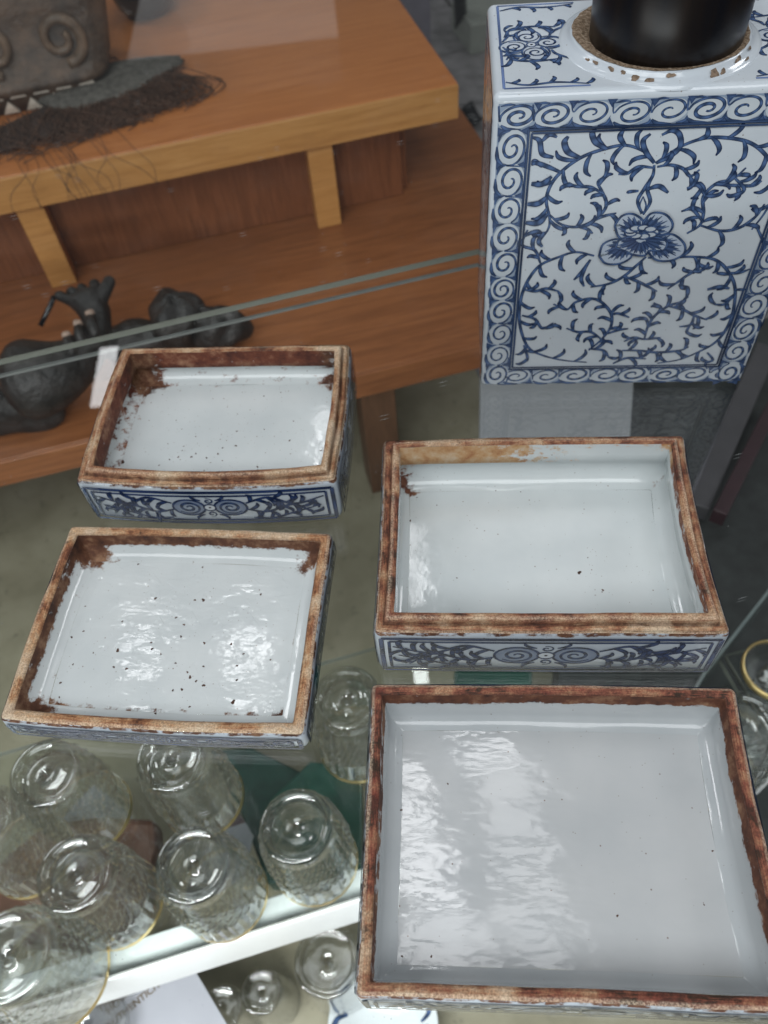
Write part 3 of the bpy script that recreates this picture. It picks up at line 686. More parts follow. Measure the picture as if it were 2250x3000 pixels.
# front painting: brush strokes traced on the face plane
Mi = (Matrix.Translation(cad.location) @ Matrix.Rotation(CYAW, 4, 'Z')).inverted()
fo, fnrm = cad.location + Matrix.Rotation(CYAW, 3, 'Z') @ Vector((0, -hd, 0)), -(Matrix.Rotation(CYAW, 3, 'Z') @ Vector((0, 1, 0)))
def face(zx, zy):
    px, py = 1350+zx*.5425, zy*.5425
    d = ray(px, py); c = Vector((0, 0, S)); t = (fo-c).dot(fnrm)/d.dot(fnrm)
    l = Mi @ (c+d*t); return (l.x+hw, l.z)
FWD, FHT = 2*hw, hh
front = lambda a, b, o: (-hw+a, -hd-o, b)
def border(pt, w_, h_, m0, m1, cell, rnd):
    """wash band with rolling scrolls between margins m0 (outer) and m1 (inner)"""
    x0, x1, y0, y1 = m0, w_-m0, m0, h_-m0*1.6; X0, X1, Y0, Y1 = m1[0], w_-m1[0], m1[1], h_-m1[2]
    for q_ in ([(x0, y0), (x1, y0), (X1, Y0), (X0, Y0)], [(x1, y0), (x1, y1), (X1, Y1), (X1, Y0)], [(x1, y1), (x0, y1), (X0, Y1), (X1, Y1)], [(x0, y1), (x0, y0), (X0, Y0), (X0, Y1)]):
        pt.fill(q_, (.26, .33, .44), (.36, .43, .52))
    def run(a, b, wd, n, hand):
        a, b = np.array(a), np.array(b); d = (b-a)/n; L_ = np.hypot(*d); u_ = d/L_; rot = math.atan2(u_[1], u_[0])
        for i in range(n):
            c = a+d*(i+.5); aa, bb = L_*.52*rnd.uniform(.94, 1.04), wd*.46
            tilt = rot+hand*.22
            E = ell(c, aa, bb, tilt, 18)
            nrm = np.array([-u_[1], u_[0]])
            c = c+u_*L_*rnd.uniform(-.06, .06)+nrm*wd*rnd.uniform(-.03, .03)
            pt.fill(E, (.50, .555, .61), (.58, .625, .66))
            n_ = 24; tn_ = rnd.uniform(1.35, 1.8); sp_ = []; a1 = rnd.uniform(-.5, .5)
            for i_ in range(n_):
                t_ = i_/(n_-1); g_ = hand*(2*math.pi*tn_*t_+math.pi*.9+a1-2*math.pi*tn_); k_ = .12+.88*t_**.9
                x_, y_ = aa*1.0*k_*math.cos(g_), bb*.98*k_*math.sin(g_)
                sp_.append((c[0]+x_*math.cos(tilt)-y_*math.sin(tilt), c[1]+x_*math.sin(tilt)+y_*math.cos(tilt)))
            pt.stroke(sp_+[tuple(c-u_*aa*1.05+nrm*wd*.42*hand)], .00125*rnd.uniform(.85, 1.2), (.5, .5), per=3)
            pt.stroke([tuple(c-u_*aa*.9-nrm*wd*.30*hand), tuple(c-u_*aa*.55-nrm*wd*.47*hand), tuple(c+u_*aa*.15-nrm*wd*.50*hand)], .0017, (.4, .4), per=3)
            for q2 in (-1, 1):
                pt.fill([tuple(c+u_*aa*(.72)+nrm*wd*.50*q2), tuple(c+u_*aa*1.22+nrm*wd*.50*q2), tuple(c+u_*aa*(.98)+nrm*wd*.20*q2)], (.035, .065, .15), (.06, .10, .2))
            pt.stroke([c-u_*aa*.95+nrm*wd*.40*hand, c-u_*aa*.55+nrm*wd*.46*hand, c-u_*aa*.2+nrm*wd*.44*hand], .0009, per=3)
            pt.stroke([c+u_*aa*1.0-nrm*wd*.10*hand, c+u_*aa*.85-nrm*wd*.38*hand, c+u_*aa*.4-nrm*wd*.46*hand], .0012, per=3)
    mb, mt, ml = (m0+m1[1])/2, h_-(m0*1.6+m1[2])/2, (m0+m1[0])/2
    run((X0-.004, mb), (x1, mb), m1[1]-m0, cell[0], 1)
    run((x0, mt), (x1, mt), m1[2]-m0*1.6, cell[1], 1)
    run((ml, y0), (ml, Y1), m1[0]-m0, cell[2], -1)
    run((w_-ml, Y1), (w_-ml, y0), m1[0]-m0, cell[2], -1)
    for off_, wd in ((0, .0010), (.0013, .0009)):
        a, b, c, d_ = X0+off_, X1-off_, Y0+off_, Y1-off_
        for s_, e_ in (((a, c), (b, c)), ((b, c), (b, d_)), ((b, d_), (a, d_)), ((a, d_), (a, c))): pt.stroke([s_, e_], wd, (1, 1), per=8, mid=tuple(x*.6 for x in MIDB))
rnd = random.Random(3)
TLi, BLi = face(368, 700), face(262, 1992)
m1 = ((TLi[0]+BLi[0])/2, BLi[1], FHT-TLi[1])
pt = Paint(front); border(pt, FWD, FHT, .0022, m1, (8, 9, 10), rnd); pt.done('painted_border', cad)
ok = lambda p: m1[0]+.002 < p[0] < FWD-m1[0]-.002 and m1[1]+.002 < p[1] < FHT-m1[2]-.002
pt = Paint(front)
ZS = .095e-3
def V_(*p, wid=15, leaf=1, ln=66, step=54):
    wid *= 1.08
    q_ = [face(*a) for a in p]
    if leaf: pt.vine(q_, wid*ZS, step*ZS, ln*ZS, rnd, ok=ok)
    else: pt.stroke(q_, wid*ZS, (.6, .45), per=8)
V_((1045, 880), (1000, 825), (900, 785), (790, 800), (650, 850), (540, 930), (480, 1010), (462, 1090), (480, 1180), (470, 1240), (420, 1310), ln=85, step=62)
V_((1050, 880), (1110, 840), (1200, 785), (1320, 745), (1450, 745), (1560, 770), (1640, 830), (1700, 930), (1690, 1050), (1640, 1150), (1570, 1240), ln=85, step=62)
V_((1045, 880), (1000, 820), (985, 760), (1025, 722), leaf=0, wid=22)
V_((1055, 880), (1130, 845), (1185, 790), (1180, 725), (1140, 705), (1085, 728), leaf=0, wid=22)
V_((790, 805), (730, 770), (710, 720), (735, 700), leaf=0, wid=24); V_((890, 790), (860, 740), (880, 700), leaf=0, wid=22)
V_((640, 850), (580, 820), (560, 770), (580, 735), leaf=0, wid=26); V_((1280, 755), (1330, 730), (1335, 680), leaf=0, wid=22)
V_((440, 900), (400, 870), (385, 885), leaf=0, wid=20); V_((540, 930), (470, 900), (410, 880), (380, 890), leaf=0, wid=20)
V_((500, 850), (440, 830), (425, 760), (385, 740), leaf=0, wid=22); V_((440, 760), (480, 725), (520, 740), leaf=0, wid=20)
V_((1045, 890), (1035, 950), (990, 1020), (955, 1085), (975, 1155), leaf=0, wid=16)
V_((1035, 950), (1008, 1020), (1022, 1090), (985, 1160), leaf=0, wid=16)
V_((985, 1060), (965, 1110), (985, 1150), (1000, 1110), (985, 1060), leaf=0, wid=9)
V_((1040, 905), (960, 900), (900, 935), (850, 940), step=70); V_((1060, 900), (1130, 890), (1200, 910), (1240, 950), (1290, 915), step=45)
V_((960, 1030), (910, 1035), (900, 1045), leaf=0, wid=16); V_((1010, 1020), (1070, 1005), (1120, 1040), leaf=0, wid=22)
V_((480, 1160), (540, 1210), (620, 1225), (700, 1200), (770, 1140), (785, 1090), (760, 1030), (740, 980), (790, 945))
V_((700, 1200), (760, 1170), (840, 1150)); V_((760, 1040), (700, 1010), (620, 1005), (580, 985)); V_((620, 1220), (680, 1235), (712, 1260), step=40)
V_((1220, 1260), (1290, 1215), (1310, 1150), (1310, 1060), (1380, 990), (1470, 965), (1540, 905), step=46)
V_((1310, 1200), (1250, 1130), (1190, 1140)); V_((1290, 1215), (1400, 1245), (1500, 1230), (1590, 1170), (1640, 1100), ln=80)
V_((1220, 1015), (1280, 1000), (1320, 1060), step=40)
V_((1380, 990), (1480, 1000), (1580, 1000), (1625, 975)); V_((1480, 960), (1530, 1020), (1480, 1070)); V_((1600, 1230), (1640, 1330), (1600, 1400))
V_((720, 1380), (620, 1360), (520, 1390), (430, 1430), (370, 1500), (330, 1590), (315, 1700), (330, 1800), (370, 1880), (450, 1920), (560, 1945), (680, 1955), ln=80)
V_((1010, 1390), (1130, 1390), (1250, 1385), (1370, 1400), (1440, 1460), (1480, 1550), (1470, 1680), (1430, 1780), (1370, 1850), (1280, 1900), (1180, 1940), (1060, 1960), ln=75)
V_((430, 1420), (400, 1350), (330, 1320), (360, 1240)); V_((700, 1400), (650, 1470), (610, 1510), leaf=0, wid=18); V_((680, 1430), (650, 1500), (665, 1545), leaf=0, wid=18)
V_((1000, 1385), (950, 1430), (880, 1490), (800, 1530), (700, 1548), step=46); V_((880, 1490), (960, 1520), (1060, 1572), step=44)
V_((1290, 1395), (1270, 1450), (1200, 1500), (1115, 1560), step=46); V_((1250, 1460), (1300, 1470))
V_((690, 1890), (760, 1830), (810, 1760), (810, 1690), (760, 1630), (700, 1610), (620, 1630), (570, 1670), (500, 1640), step=46)
V_((810, 1700), (850, 1690), (910, 1712), step=90); V_((790, 1800), (850, 1780), (905, 1772), step=90); V_((760, 1830), (700, 1790), (630, 1790), (570, 1770), step=44)
V_((990, 1830), (1010, 1760), (1050, 1700), (1120, 1650), (1180, 1630), (1230, 1600), step=46); V_((1120, 1650), (1200, 1670), (1260, 1700), (1330, 1725), step=44)
V_((1050, 1700), (1080, 1660), (1040, 1632), step=90); V_((1010, 1760), (1000, 1720), (960, 1708), step=90); V_((990, 1830), (930, 1820), (880, 1842), step=44); V_((990, 1830), (1080, 1820), step=40)
V_((1260, 1700), (1240, 1750), (1180, 1762), step=90); V_((1240, 1750), (1220, 1790), (1260, 1812), step=90)
V_((870, 1890), (960, 1890), (1060, 1900), (1180, 1890), (1230, 1870), step=46); V_((820, 1960), (900, 1930), (1000, 1935)); V_((690, 1880), (770, 1890), (800, 1930), step=50)
V_((330, 1700), (400, 1720), (440, 1770), (500, 1740), step=50); V_((340, 1560), (400, 1570), (460, 1555), (530, 1570), step=46); V_((340, 1860), (360, 1930), (345, 1955), step=60)
V_((1470, 1600), (1420, 1640), (1370, 1640), step=60); V_((1330, 1900), (1360, 1940), (1320, 1960), (1330, 1990)); V_((1480, 1560), (1540, 1560), step=70); V_((1440, 1470), (1500, 1470), (1560, 1450))
V_((1330, 1560), (1400, 1545), (1450, 1555), leaf=0, wid=22); V_((1180, 1530), (1200, 1560), leaf=0, wid=18); V_((1380, 1470), (1450, 1480), leaf=0, wid=18)
V_((450, 1250), (420, 1300), (440, 1330), leaf=0, wid=20); V_((360, 1100), (420, 1095), (462, 1060), leaf=0, wid=26); V_((380, 990), (440, 990), (490, 950), leaf=0, wid=26); V_((350, 1200), (420, 1200), (470, 1150), leaf=0, wid=26)
pt.done('painted_vines', cad)
# the flower
pt = Paint(front); pt.k = 420
def petal(pts, root_, ha):
    q_ = [face(*a) for a in pts]; C = catmull(q_+[q_[0]], 5)
    pt.fill(C, (.42, .49, .60), (.47, .54, .63))
    r0 = np.array(face(*root_)); Cn = np.array(C)
    for i in range(0, len(C)-1):
        e_ = Cn[i]; v = e_-r0
        if np.hypot(*v) < 15*ZS: continue
        f0, f1 = ha
        pt.stroke([r0+v*f0, r0+v*(f1+.12*math.sin(i*2.1))], 11*ZS, (.7, .3), edge=(.018, .036, .10), mid=(.06, .10, .2), per=3)
    pt.stroke(C, 11*ZS, (1, 1), per=1)
petal([(830, 1210), (870, 1160), (930, 1150), (985, 1190), (980, 1240), (900, 1290), (850, 1270)], (960, 1260), (.25, .78))
petal([(985, 1190), (1030, 1145), (1100, 1150), (1142, 1200), (1120, 1250), (1040, 1265), (980, 1240)], (960, 1260), (.25, .8))
petal([(745, 1375), (770, 1310), (850, 1285), (920, 1330), (915, 1385), (850, 1418), (780, 1415)], (900, 1310), (.2, .72))
petal([(1000, 1340), (1060, 1280), (1140, 1258), (1205, 1310), (1200, 1365), (1130, 1400), (1050, 1395)], (1040, 1310), (.15, .78))
petal([(835, 1330), (860, 1285), (950, 1270), (1060, 1275), (1112, 1300), (1090, 1345), (1020, 1345), (990, 1372), (930, 1368), (890, 1350)], (970, 1285), (.2, .85))
for k in range(9):
    a = k/9*2*math.pi; c = face(975+70*math.cos(a)*.9, 1245+24*math.sin(a)); E_ = ell(c, 26*ZS, 15*ZS, 0, 12)
    pt.fill(E_, (.50, .56, .63)); pt.stroke(E_+[E_[0]], 8*ZS, (1, 1), per=1)
pt.done('painted_flower', cad)
# left face (seen nearly edge on), right and back faces, shoulder
for fnx, ln, nm in ((lambda a, b, o: (-hw-o, hd-a, b), 2*hd, 'l'), (lambda a, b, o: (hw+o, -hd+a, b), 2*hd, 'r')):
    pt = Paint(fnx); rr_ = random.Random(5); border(pt, ln, hh, .0022, (.0095, .0095, .012), (5, 5, 13), rr_)
    ok2 = lambda p: .011 < p[0] < ln-.011 and .011 < p[1] < hh-.014
    for y in (.2, .42, .64, .82):
        pt.vine([(ln*.5, hh*y), (ln*.3, hh*(y+.06)), (ln*.22, hh*(y-.02)), (ln*.34, hh*(y-.10))], .0015, .0045, .007, rr_, ok=ok2)
        pt.vine([(ln*.5, hh*y), (ln*.7, hh*(y+.06)), (ln*.78, hh*(y-.02)), (ln*.66, hh*(y-.10))], .0015, .0045, .007, rr_, ok=ok2)
    pt.done('painted_side', cad)
rr_ = random.Random(9)
for sg in (-1, 1):
    pt = Paint(lambda a, b, o: (a, b, hh+o))
    cx_ = sg*(hw-.0150-.0015); e = .0042
    xs, xe = sg*(hw-e), sg*(.105*S)
    for a, b in (((xs, -hd+e), (xs, hd-e)), ((xs, -hd+e), (sg*.03, -hd+e)), ((xs, hd-e), (sg*.03, hd-e))): pt.stroke([a, b], .0011, (1, 1), per=6, edge=(.05, .09, .24), mid=(.13, .19, .36))
    for k in range(4):
        a = k*math.pi/2+.2; c = (cx_+.0068*math.cos(a), .0068*math.sin(a)-.001)
        pt.fill(ell(c, .0062, .0054, a), (.48, .54, .62), (.58, .63, .69)); E_ = ell(c, .0062, .0054, a); pt.stroke(E_+[E_[0]], .0009, (1, 1), per=2)
        pt.spiral(c, .0048, 1.8, a, .0010, .9, 1)
        for q_ in (-1, 1): pt.leaf((cx_+.004*math.cos(a+.78), .004*math.sin(a+.78)-.001), a+.78+q_*.35, .0085, q_, .0015)
    pt.fill(ell((cx_, -.001), .0019, .0019), (.58, .63, .69)); E_ = ell((cx_, -.001), .0019, .0019); pt.stroke(E_+[E_[0]], .0007, (1, 1), per=2); pt.fill(ell((cx_, -.001), .0006, .0006, 0, 8), DARKB)
    ok3 = lambda p, sg=sg: abs(p[0]) < hw-.005 and abs(p[1]) < hd-.005 and math.hypot(*p) > .124*S+.001
    for yy in (-1, 1):
        pt.vine([(sg*(hw-.005), yy*(hd-.009)), (sg*(hw-.013), yy*(hd-.0062)), (sg*(hw-.024), yy*(hd-.0075)), (sg*(hw-.036), yy*(hd-.0055))], .0014, .0030, .0042, rr_, ok=ok3)
        pt.vine([(sg*(hw-.005), yy*.002), (sg*(hw-.0075), yy*.008), (sg*(hw-.006), yy*.013)], .0013, .0030, .0042, rr_, ok=ok3)
        pt.vine([(sg*(hw-.006), yy*.006), (sg*(hw-.009), yy*.013), (sg*(hw-.018), yy*.0148), (sg*(hw-.027), yy*.0135)], .0016, .0036, .0065, rr_, ok=ok3)
        pt.vine([(sg*(hw-.024), yy*.006), (sg*(hw-.026), yy*.010), (sg*(hw-.033), yy*.0155)], .0015, .0034, .0055, rr_, ok=ok3)
    pt.done('painted_shoulder', cad)

# ------------------------------------------------------------------ upturned crystal tumblers
def tumbler(h, rb, rr, hob=True):
    """profile in metres: z=0 mouth (down) .. h foot (up); returns a thing prototype"""
    prof = [(rr, .0), (rr, .004)]
    nrow = 26
    for i in range(nrow+1): 
        t = i/nrow; prof.append((rr+(rb-rr)*t*.9, .006+t*(h-.012)))
    prof += [(rb+.0006, h-.003), (rb-.0002, h-.0006), (rb-.0012, h), (rb*.80, h), (rb*.77, h-.0010), (rb*.72, h-.0016), (rb*.3, h-.0016), (0.0005, h-.0016)]
    prof += [(.0005, h-.013), (rb*.6, h-.0130), (rb*.76, h-.0124), (rb-.0040, h-.0135)]
    for i in range(6): t = i/5; prof.append((rb-.0030+(rr-rb+.0010)*t, (h-.018)*(1-t)+.002*t))
    prof += [(rr-.0015, .0)]
    def disp(i, k, z):
        if hob and 2 <= i <= 2+nrow and .34*h < z < .86*h:
            return .0034*min(abs(math.sin(math.pi*(i*.25+k*.1667))), abs(math.sin(math.pi*(i*.25-k*.1667))))
        if 2 <= i <= 2+nrow and z <= .34*h: return .0007*math.cos(2*math.pi*k*.25)
        return 0
    return prof, disp
def make_tumbler(h, rb, rr, hob=True, gold=True):
    root = empty('crystal_tumbler', (0, 0, 0))
    pr, dp = tumbler(h, rb, rr, hob)
    o_ = lathe('bowl', pr, M_CRYSTAL, root, 96, dp, True)
    if hob: o_.data.polygons.foreach_set('use_smooth', [not (3 <= i//96 <= 28) for i in range(len(o_.data.polygons))])
    if gold:
        lathe('gold_rim', [(rr+.0002, .0005), (rr+.0005, .001), (rr+.0005, .003), (rr+.0002, .0055)], M_GOLD, root, 96)
    return root
def copy_tree(o, parent=None):
    c = o.copy(); COL.objects.link(c)
    if parent: c.parent = parent
    for ch in o.children: copy_tree(ch, c)
    return c
TH_ = .30
proto = make_tumbler(TH_*S, .075*S, .098*S)
labs = ['upturned cut crystal tumbler with gold rim standing over brown leather', 'upturned gold rimmed tumbler standing over the white folded card',
        'upturned crystal tumbler standing over the dark green box', 'upturned tumbler behind the small white card under the shallow tray',
        'upturned tumbler close to the green box lid under the shallow tray', 'upturned tumbler at the left end of the glass shelf',
        'upturned tumbler between the shallow tray and the large wavy tray', 'upturned crystal glass under the far right corner of the large tray']
for i, (px, py) in enumerate([(214, 2556), (563, 2530), (868, 2417), (128, 2262), (500, 2215), (-75, 2400), (1015, 2040), (2190, 2120)]):
    o = proto if i == 0 else copy_tree(proto)
    b = at(px, py, SZ+TH_); o.location = (b.x, b.y, SZ*S+.0003); o.rotation_euler = (0, 0, i*.7)
    tag(o, labs[i], 'tumbler', 'gold rimmed tumblers on the glass shelf')
big = make_tumbler(.26*S, .085*S, .118*S); b = at(15, 2800, SZ+.26); big.location = (b.x, b.y, SZ*S+.0003)
tag(big, 'wide upturned cut crystal bowl with gold rim at the left of the rail', 'bowl'); big.name = 'crystal_bowl'
LZ = -1.72
for i, (px, py, h, rb, rr, lab) in enumerate([(958, 2815, .36, .085, .10, 'stout upturned glass below the rail beside the large tray corner'), (765, 2905, .26, .055, .066, 'small upturned liqueur glass beside the stout glass below the rail'),
                                             (650, 2952, .24, .055, .066, 'small upturned liqueur glass beside the printed card'), (250, 3010, .34, .105, .13, 'wide upturned glass standing over the printed card')]):
    o = make_tumbler(h*S, rb*S, rr*S, False, False); b = at(px, py, LZ+h); o.location = (b.x, b.y, LZ*S+.0004)
    tag(o, lab, 'glass', None); o.name = 'plain_glass'
# gold rimmed cup at the right
b = at(2275, 1960, SZ+.12)
gc = empty('gold_rimmed_cup', (b.x, b.y, SZ*S+.0003), 0, 'upright crystal cup with broad gold rim beside the large tray', 'cup')
lathe('cup_bowl', [(.0005, 0), (.03*S, .0), (.05*S, .01), (.072*S, .03), (.078*S, .12*S), (.075*S, .12*S), (.068*S, .031), (.045*S, .013), (.0005, .008)], M_CRYSTAL, gc, 64)
lathe('gold_rim', [(.0785*S, .10*S), (.080*S, .105*S), (.0795*S, .121*S), (.0735*S, .1215*S), (.0735*S, .113*S)], M_GOLD, gc, 64)
# the glass stands on a small shelf piece
glass_sheet('glass_shelf', 1.0, 1.7, .15, .72, SZ-.02, SZ, M_SHELFGLASS, 'small clear glass shelf under the gold rimmed cup', 'shelf')

# boxes and cards lying below the glass shelf
def slab(name, pxs, z, th, mat, label, cat, part, bev=.0008):
    pts = [at(x, y, z) for x, y in pxs]; c = sum(pts, Vector())/len(pts)
    root = empty(name, (c.x, c.y, z*S-th), 0, label, cat)
    n = len(pts); V = [(p.x-c.x, p.y-c.y, h) for h in (0, th) for p in pts]
    F = [tuple(range(n)), tuple(n+i for i in range(n))[::-1]] + [(i, n+i, n+(i+1) % n, (i+1) % n) for i in range(n)]
    o = mesh(part, V, F, mat, root, smooth=False)
    if bev:
        m = o.modifiers.new('bevel', 'BEVEL'); m.width = bev; m.segments = 2
    return root
def zq(*p): return [(a*.663, 2150+b*.663) for a, b in p]
BZ = -1.72
slab('white_card', zq((250, 400), (415, 222), (585, 365), (430, 560)), BZ+.30, .001, M_CARD, 'small white card lying between the tumblers below the shallow tray', 'card', 'card_sheet', 0)
slab('folded_card', zq((680, 500), (1085, 392), (1118, 450), (1080, 640), (815, 780), (662, 690)), BZ+.20, .002, M_CARD, 'white folded card under the middle gold rimmed tumbler', 'card', 'card_sheet', 0)
slab('leather_case', zq((-90, 640), (40, 520), (200, 390), (420, 362), (680, 372), (690, 500), (655, 640), (640, 820), (560, 900), (300, 960), (-60, 900)), BZ+.40, .030, M_BROWN, 'brown leather case with rounded outline under the shelf', 'case', 'case_body', .006)
gb = slab('green_box', zq((925, 70), (1110, 60), (1600, 300), (1600, 690), (1180, 660), (1110, 470), (1060, 340)), BZ+.12, .03, M_GREEN, 'dark green cloth covered box under the tumblers', 'box', 'box_body', .002)
slab('shallow_green_box', zq((1190, 290), (1370, 120), (1600, 150), (1600, 560), (1330, 600)), BZ+.26, .012, plain('green_lid', (.02, .095, .07), .3, var=.3), 'brighter green shallow box resting over the dark green box', 'box', 'box_body', .002)
slab('mauve_ribbon', zq((860, 440), (1040, 330), (1085, 390), (760, 490)), BZ+.27, .001, M_MAUVE, 'dull mauve ribbon across the folded card', 'ribbon', 'ribbon_band', 0)
slab('green_pouch', [(1330, 1960), (1560, 1960), (1560, 2010), (1330, 2010)], -1.15, .02, plain('green_pouch', (.01, .07, .05), .4), 'green cloth pouch seen through the gap between the right hand trays', 'pouch', 'pouch_body', .003)
# printed card at the bottom
cz_ = BZ+.28
quad = [(140, 2960), (545, 2800), (700, 3060), (200, 3180)]
pc = slab('printed_card', quad, cz_, .0015, M_CARD, 'white printed card with gilt lettering below the white rail', 'card', 'card_sheet', 0)
def text(s_, a, b, hpx, par):
    A, B = at(*a, cz_), at(*b, cz_); d = B-A
    cu = bpy.data.curves.new('lettering', 'FONT'); cu.body = s_; cu.size = hpx; cu.align_x = 'LEFT'; cu.extrude = .00005; cu.offset = .00012
    o = bpy.data.objects.new('lettering', cu); COL.objects.link(o); cu.materials.append(M_PRINT)
    dg = bpy.context.evaluated_depsgraph_get(); me = bpy.data.meshes.new_from_object(o.evaluated_get(dg))
    bpy.data.objects.remove(o); o = bpy.data.objects.new('lettering', me); COL.objects.link(o); o['kind'] = 'stuff'
    o.parent = par; o.location = (A.x-par.location.x, A.y-par.location.y, .0015+.0003); o.rotation_euler = (0, 0, math.atan2(d.y, d.x))
    return o
text('THEROS', (291, 2968), (352, 2918), .0078, pc); text('HOUSE', (318, 2974), (358, 2934), .0078, pc); text('AUTHENTICITY', (315, 3020), (428, 2925), .0078, pc)
# blue and white saucer at the bottom edge
b = at(1120, 3000, BZ+.12)
sa = empty('blue_white_saucer', (b.x, b.y, BZ*S+.0004), 0, 'small blue and white saucer under the near corner of the large tray', 'saucer')
lathe('saucer_body', [(.0005, .004), (.05*S, .004), (.05*S, 0), (.06*S, 0), (.10*S, .012), (.15*S, .026), (.152*S, .028), (.148*S, .028), (.098*S, .015), (.05*S, .008), (.0005, .008)], plain('saucer_glaze', GLAZE, .08, var=.05), sa, 64)
pt = Paint(lambda x, y, o: (x, y, .0155+(math.hypot(x, y)-.098*S)/(.05*S)*.013+.0004+o))
for k in range(9):
    a0 = k*.7; pt.stroke([(rr*S*math.cos(a), rr*S*math.sin(a)) for rr, a in ((.105, a0), (.13, a0+.15), (.14, a0+.42), (.118, a0+.6))], .004, (.5, .5))
pt.done('painted_leaves', sa)

# ------------------------------------------------------------------ carvings on the stand
# shell inlaid carved post with fibre fringe
b = at(165, 345, ZB)
cb = empty('carved_post', (b.x, b.y, ZB*S+.0003), YAW, 'weathered carved wooden post with scroll ears and white triangle inlay', 'carving')
def cbox(name, prof, mat, parent):
    V, F = [], []
    for (u0, u1, v0, v1, z) in prof:
        lp = loop((u1-u0)*S, (v1-v0)*S, .032, (0, 0, 0, 0), 8, 6)
        for x, y in lp: V.append((x+(u0+u1)/2*S, y+(v0+v1)/2*S, z*S))
    n = len(lp)
    for i in range(len(prof)-1):
        for k in range(n): F.append((i*n+k, i*n+(k+1) % n, (i+1)*n+(k+1) % n, (i+1)*n+k))
    F.append(tuple((len(prof)-1)*n+k for k in range(n))); F.append(tuple(range(n))[::-1])
    return mesh(name, V, F, mat, parent)
cbox('post_body', [(-.42, .22, .10, .52, 0), (-.42, .22, .09, .52, .06), (-.43, .24, .07, .54, .075), (-.43, .24, .07, .54, .10), (-.40, .26, .12, .50, .12), (-.38, .30, .13, .50, .30), (-.38, .32, .14, .5, .44), (-.36, .30, .16, .48, .455)], M_CARVE, cb)
M_SCROLL = plain('worn_scroll', (.17, .115, .08), .45, var=.5, vscale=60, bump=.3)
for cu_, rad, sgn in ((.10, .085, 1), (-.14, .085, -1)):
    V, F = [], []
    pts = []; 
    for i in range(40):
        t = i/39; a = -math.pi/2+sgn*t*2*math.pi*1.35; r_ = rad*(1-.72*t)
        pts.append(((cu_+r_*math.cos(a))*S, (.118)*S, (.215+r_*1.05*math.sin(a))*S))
    tube(V, F, pts, [.0070-.003*i/39 for i in range(40)], 10)
    mesh('scroll_ear', V, F, M_SCROLL, cb)
for i in range(7):                                   # inlaid triangles, two staggered rows
    for j in range(2):
        u0 = -.40+i*.085+(.042 if j else 0); z0 = .008 if j else .058
        if j and i == 6: continue
        sV = [(u0*S, 0, z0*S), ((u0+.06)*S, 0, z0*S), ((u0+.03)*S, 0, (z0+.042)*S)]
        sV = [(x, .083*S, z) for x, y, z in sV]+[(x, .10*S, z) for x, y, z in sV]
        mesh('inlay_triangle', sV, [(0, 1, 2), (5, 4, 3), (0, 3, 4, 1), (1, 4, 5, 2), (2, 5, 3, 0)], M_SHELL, cb, smooth=False)
# grey fur pad and fringe lying beside the post
b2 = at(325, 268, ZB)
fp = empty('fur_pad', (b2.x, b2.y, ZB*S+.0003), YAW+.25, 'flat grey fur pad with brown fibre fringe beside the carved post', 'fur pad')
V, F = [], []; rp = random.Random(4); NU, NV = 28, 14
for i in range(NV+1):
    for k in range(NU):
        a = 2*math.pi*k/NU; ph = math.pi*(i/NV-.5)
        sx = .28*(1+.12*math.sin(3*a+1)+.05*rp.uniform(-1, 1)); sy = .135*(1+.1*math.sin(2*a)+.06*rp.uniform(-1, 1))
        V.append((sx*S*math.cos(a)*math.cos(ph)**.6, sy*S*math.sin(a)*math.cos(ph)**.6, (.028+.026*math.sin(ph))*S))
for i in range(NV):
    for k in range(NU): F.append((i*NU+k, i*NU+(k+1) % NU, (i+1)*NU+(k+1) % NU, (i+1)*NU+k))
mesh('pad_body', V, F, M_FELT, fp)
V, F = [], []
for i in range(900):
    a = rp.uniform(-.98, .9); x0 = (.02+.27*a*.95)*S if i % 3 else rp.uniform(-.6, .1)*S
    y0 = -.05*S+rp.uniform(-.03, .03)*S; ln = rp.uniform(.08, .26)*S
    if i % 6 == 0: y0 = .08*S; ln = -ln*.8
    dx = rp.uniform(-.6, .5)*abs(ln); cu_ = rp.uniform(-.5, .5)*abs(ln)
    pts = [(x0, y0, .035*S), (x0+dx*.3+cu_*.4, y0-ln*.4, rp.uniform(.02, .04)*S), (x0+dx*.7+cu_, y0-ln*.8, rp.uniform(.004, .03)*S), (x0+dx, y0-ln, .004*S+rp.uniform(0, .01)*S)]
    tube(V, F, [tuple(p) for p in catmull(pts, 3)], [.00055]*10, 4)
o = mesh('fibre_fringe', V, F, M_HAIR, fp); o['kind'] = 'stuff'
V, F = [], []
for i in range(12):
    for k in range(20):
        a = 2*math.pi*k/20; ph = math.pi*(i/11-.5)*.96
        V.append(((-.20+.44*math.cos(a)*math.cos(ph))*S, (-.11+.11*math.sin(a)*math.cos(ph)*(1+.2*math.sin(5*a)))*S, (.014+.0135*math.sin(ph))*S))
for i in range(11):
    for k in range(20): F.append((i*20+k, i*20+(k+1) % 20, (i+1)*20+(k+1) % 20, (i+1)*20+k))
mesh('fibre_mat', V, F, plain('dark_fibre', (.045, .026, .02), .9, var=.6, vscale=150, bump=.9, bscale=350), fp)
V, F = [], []
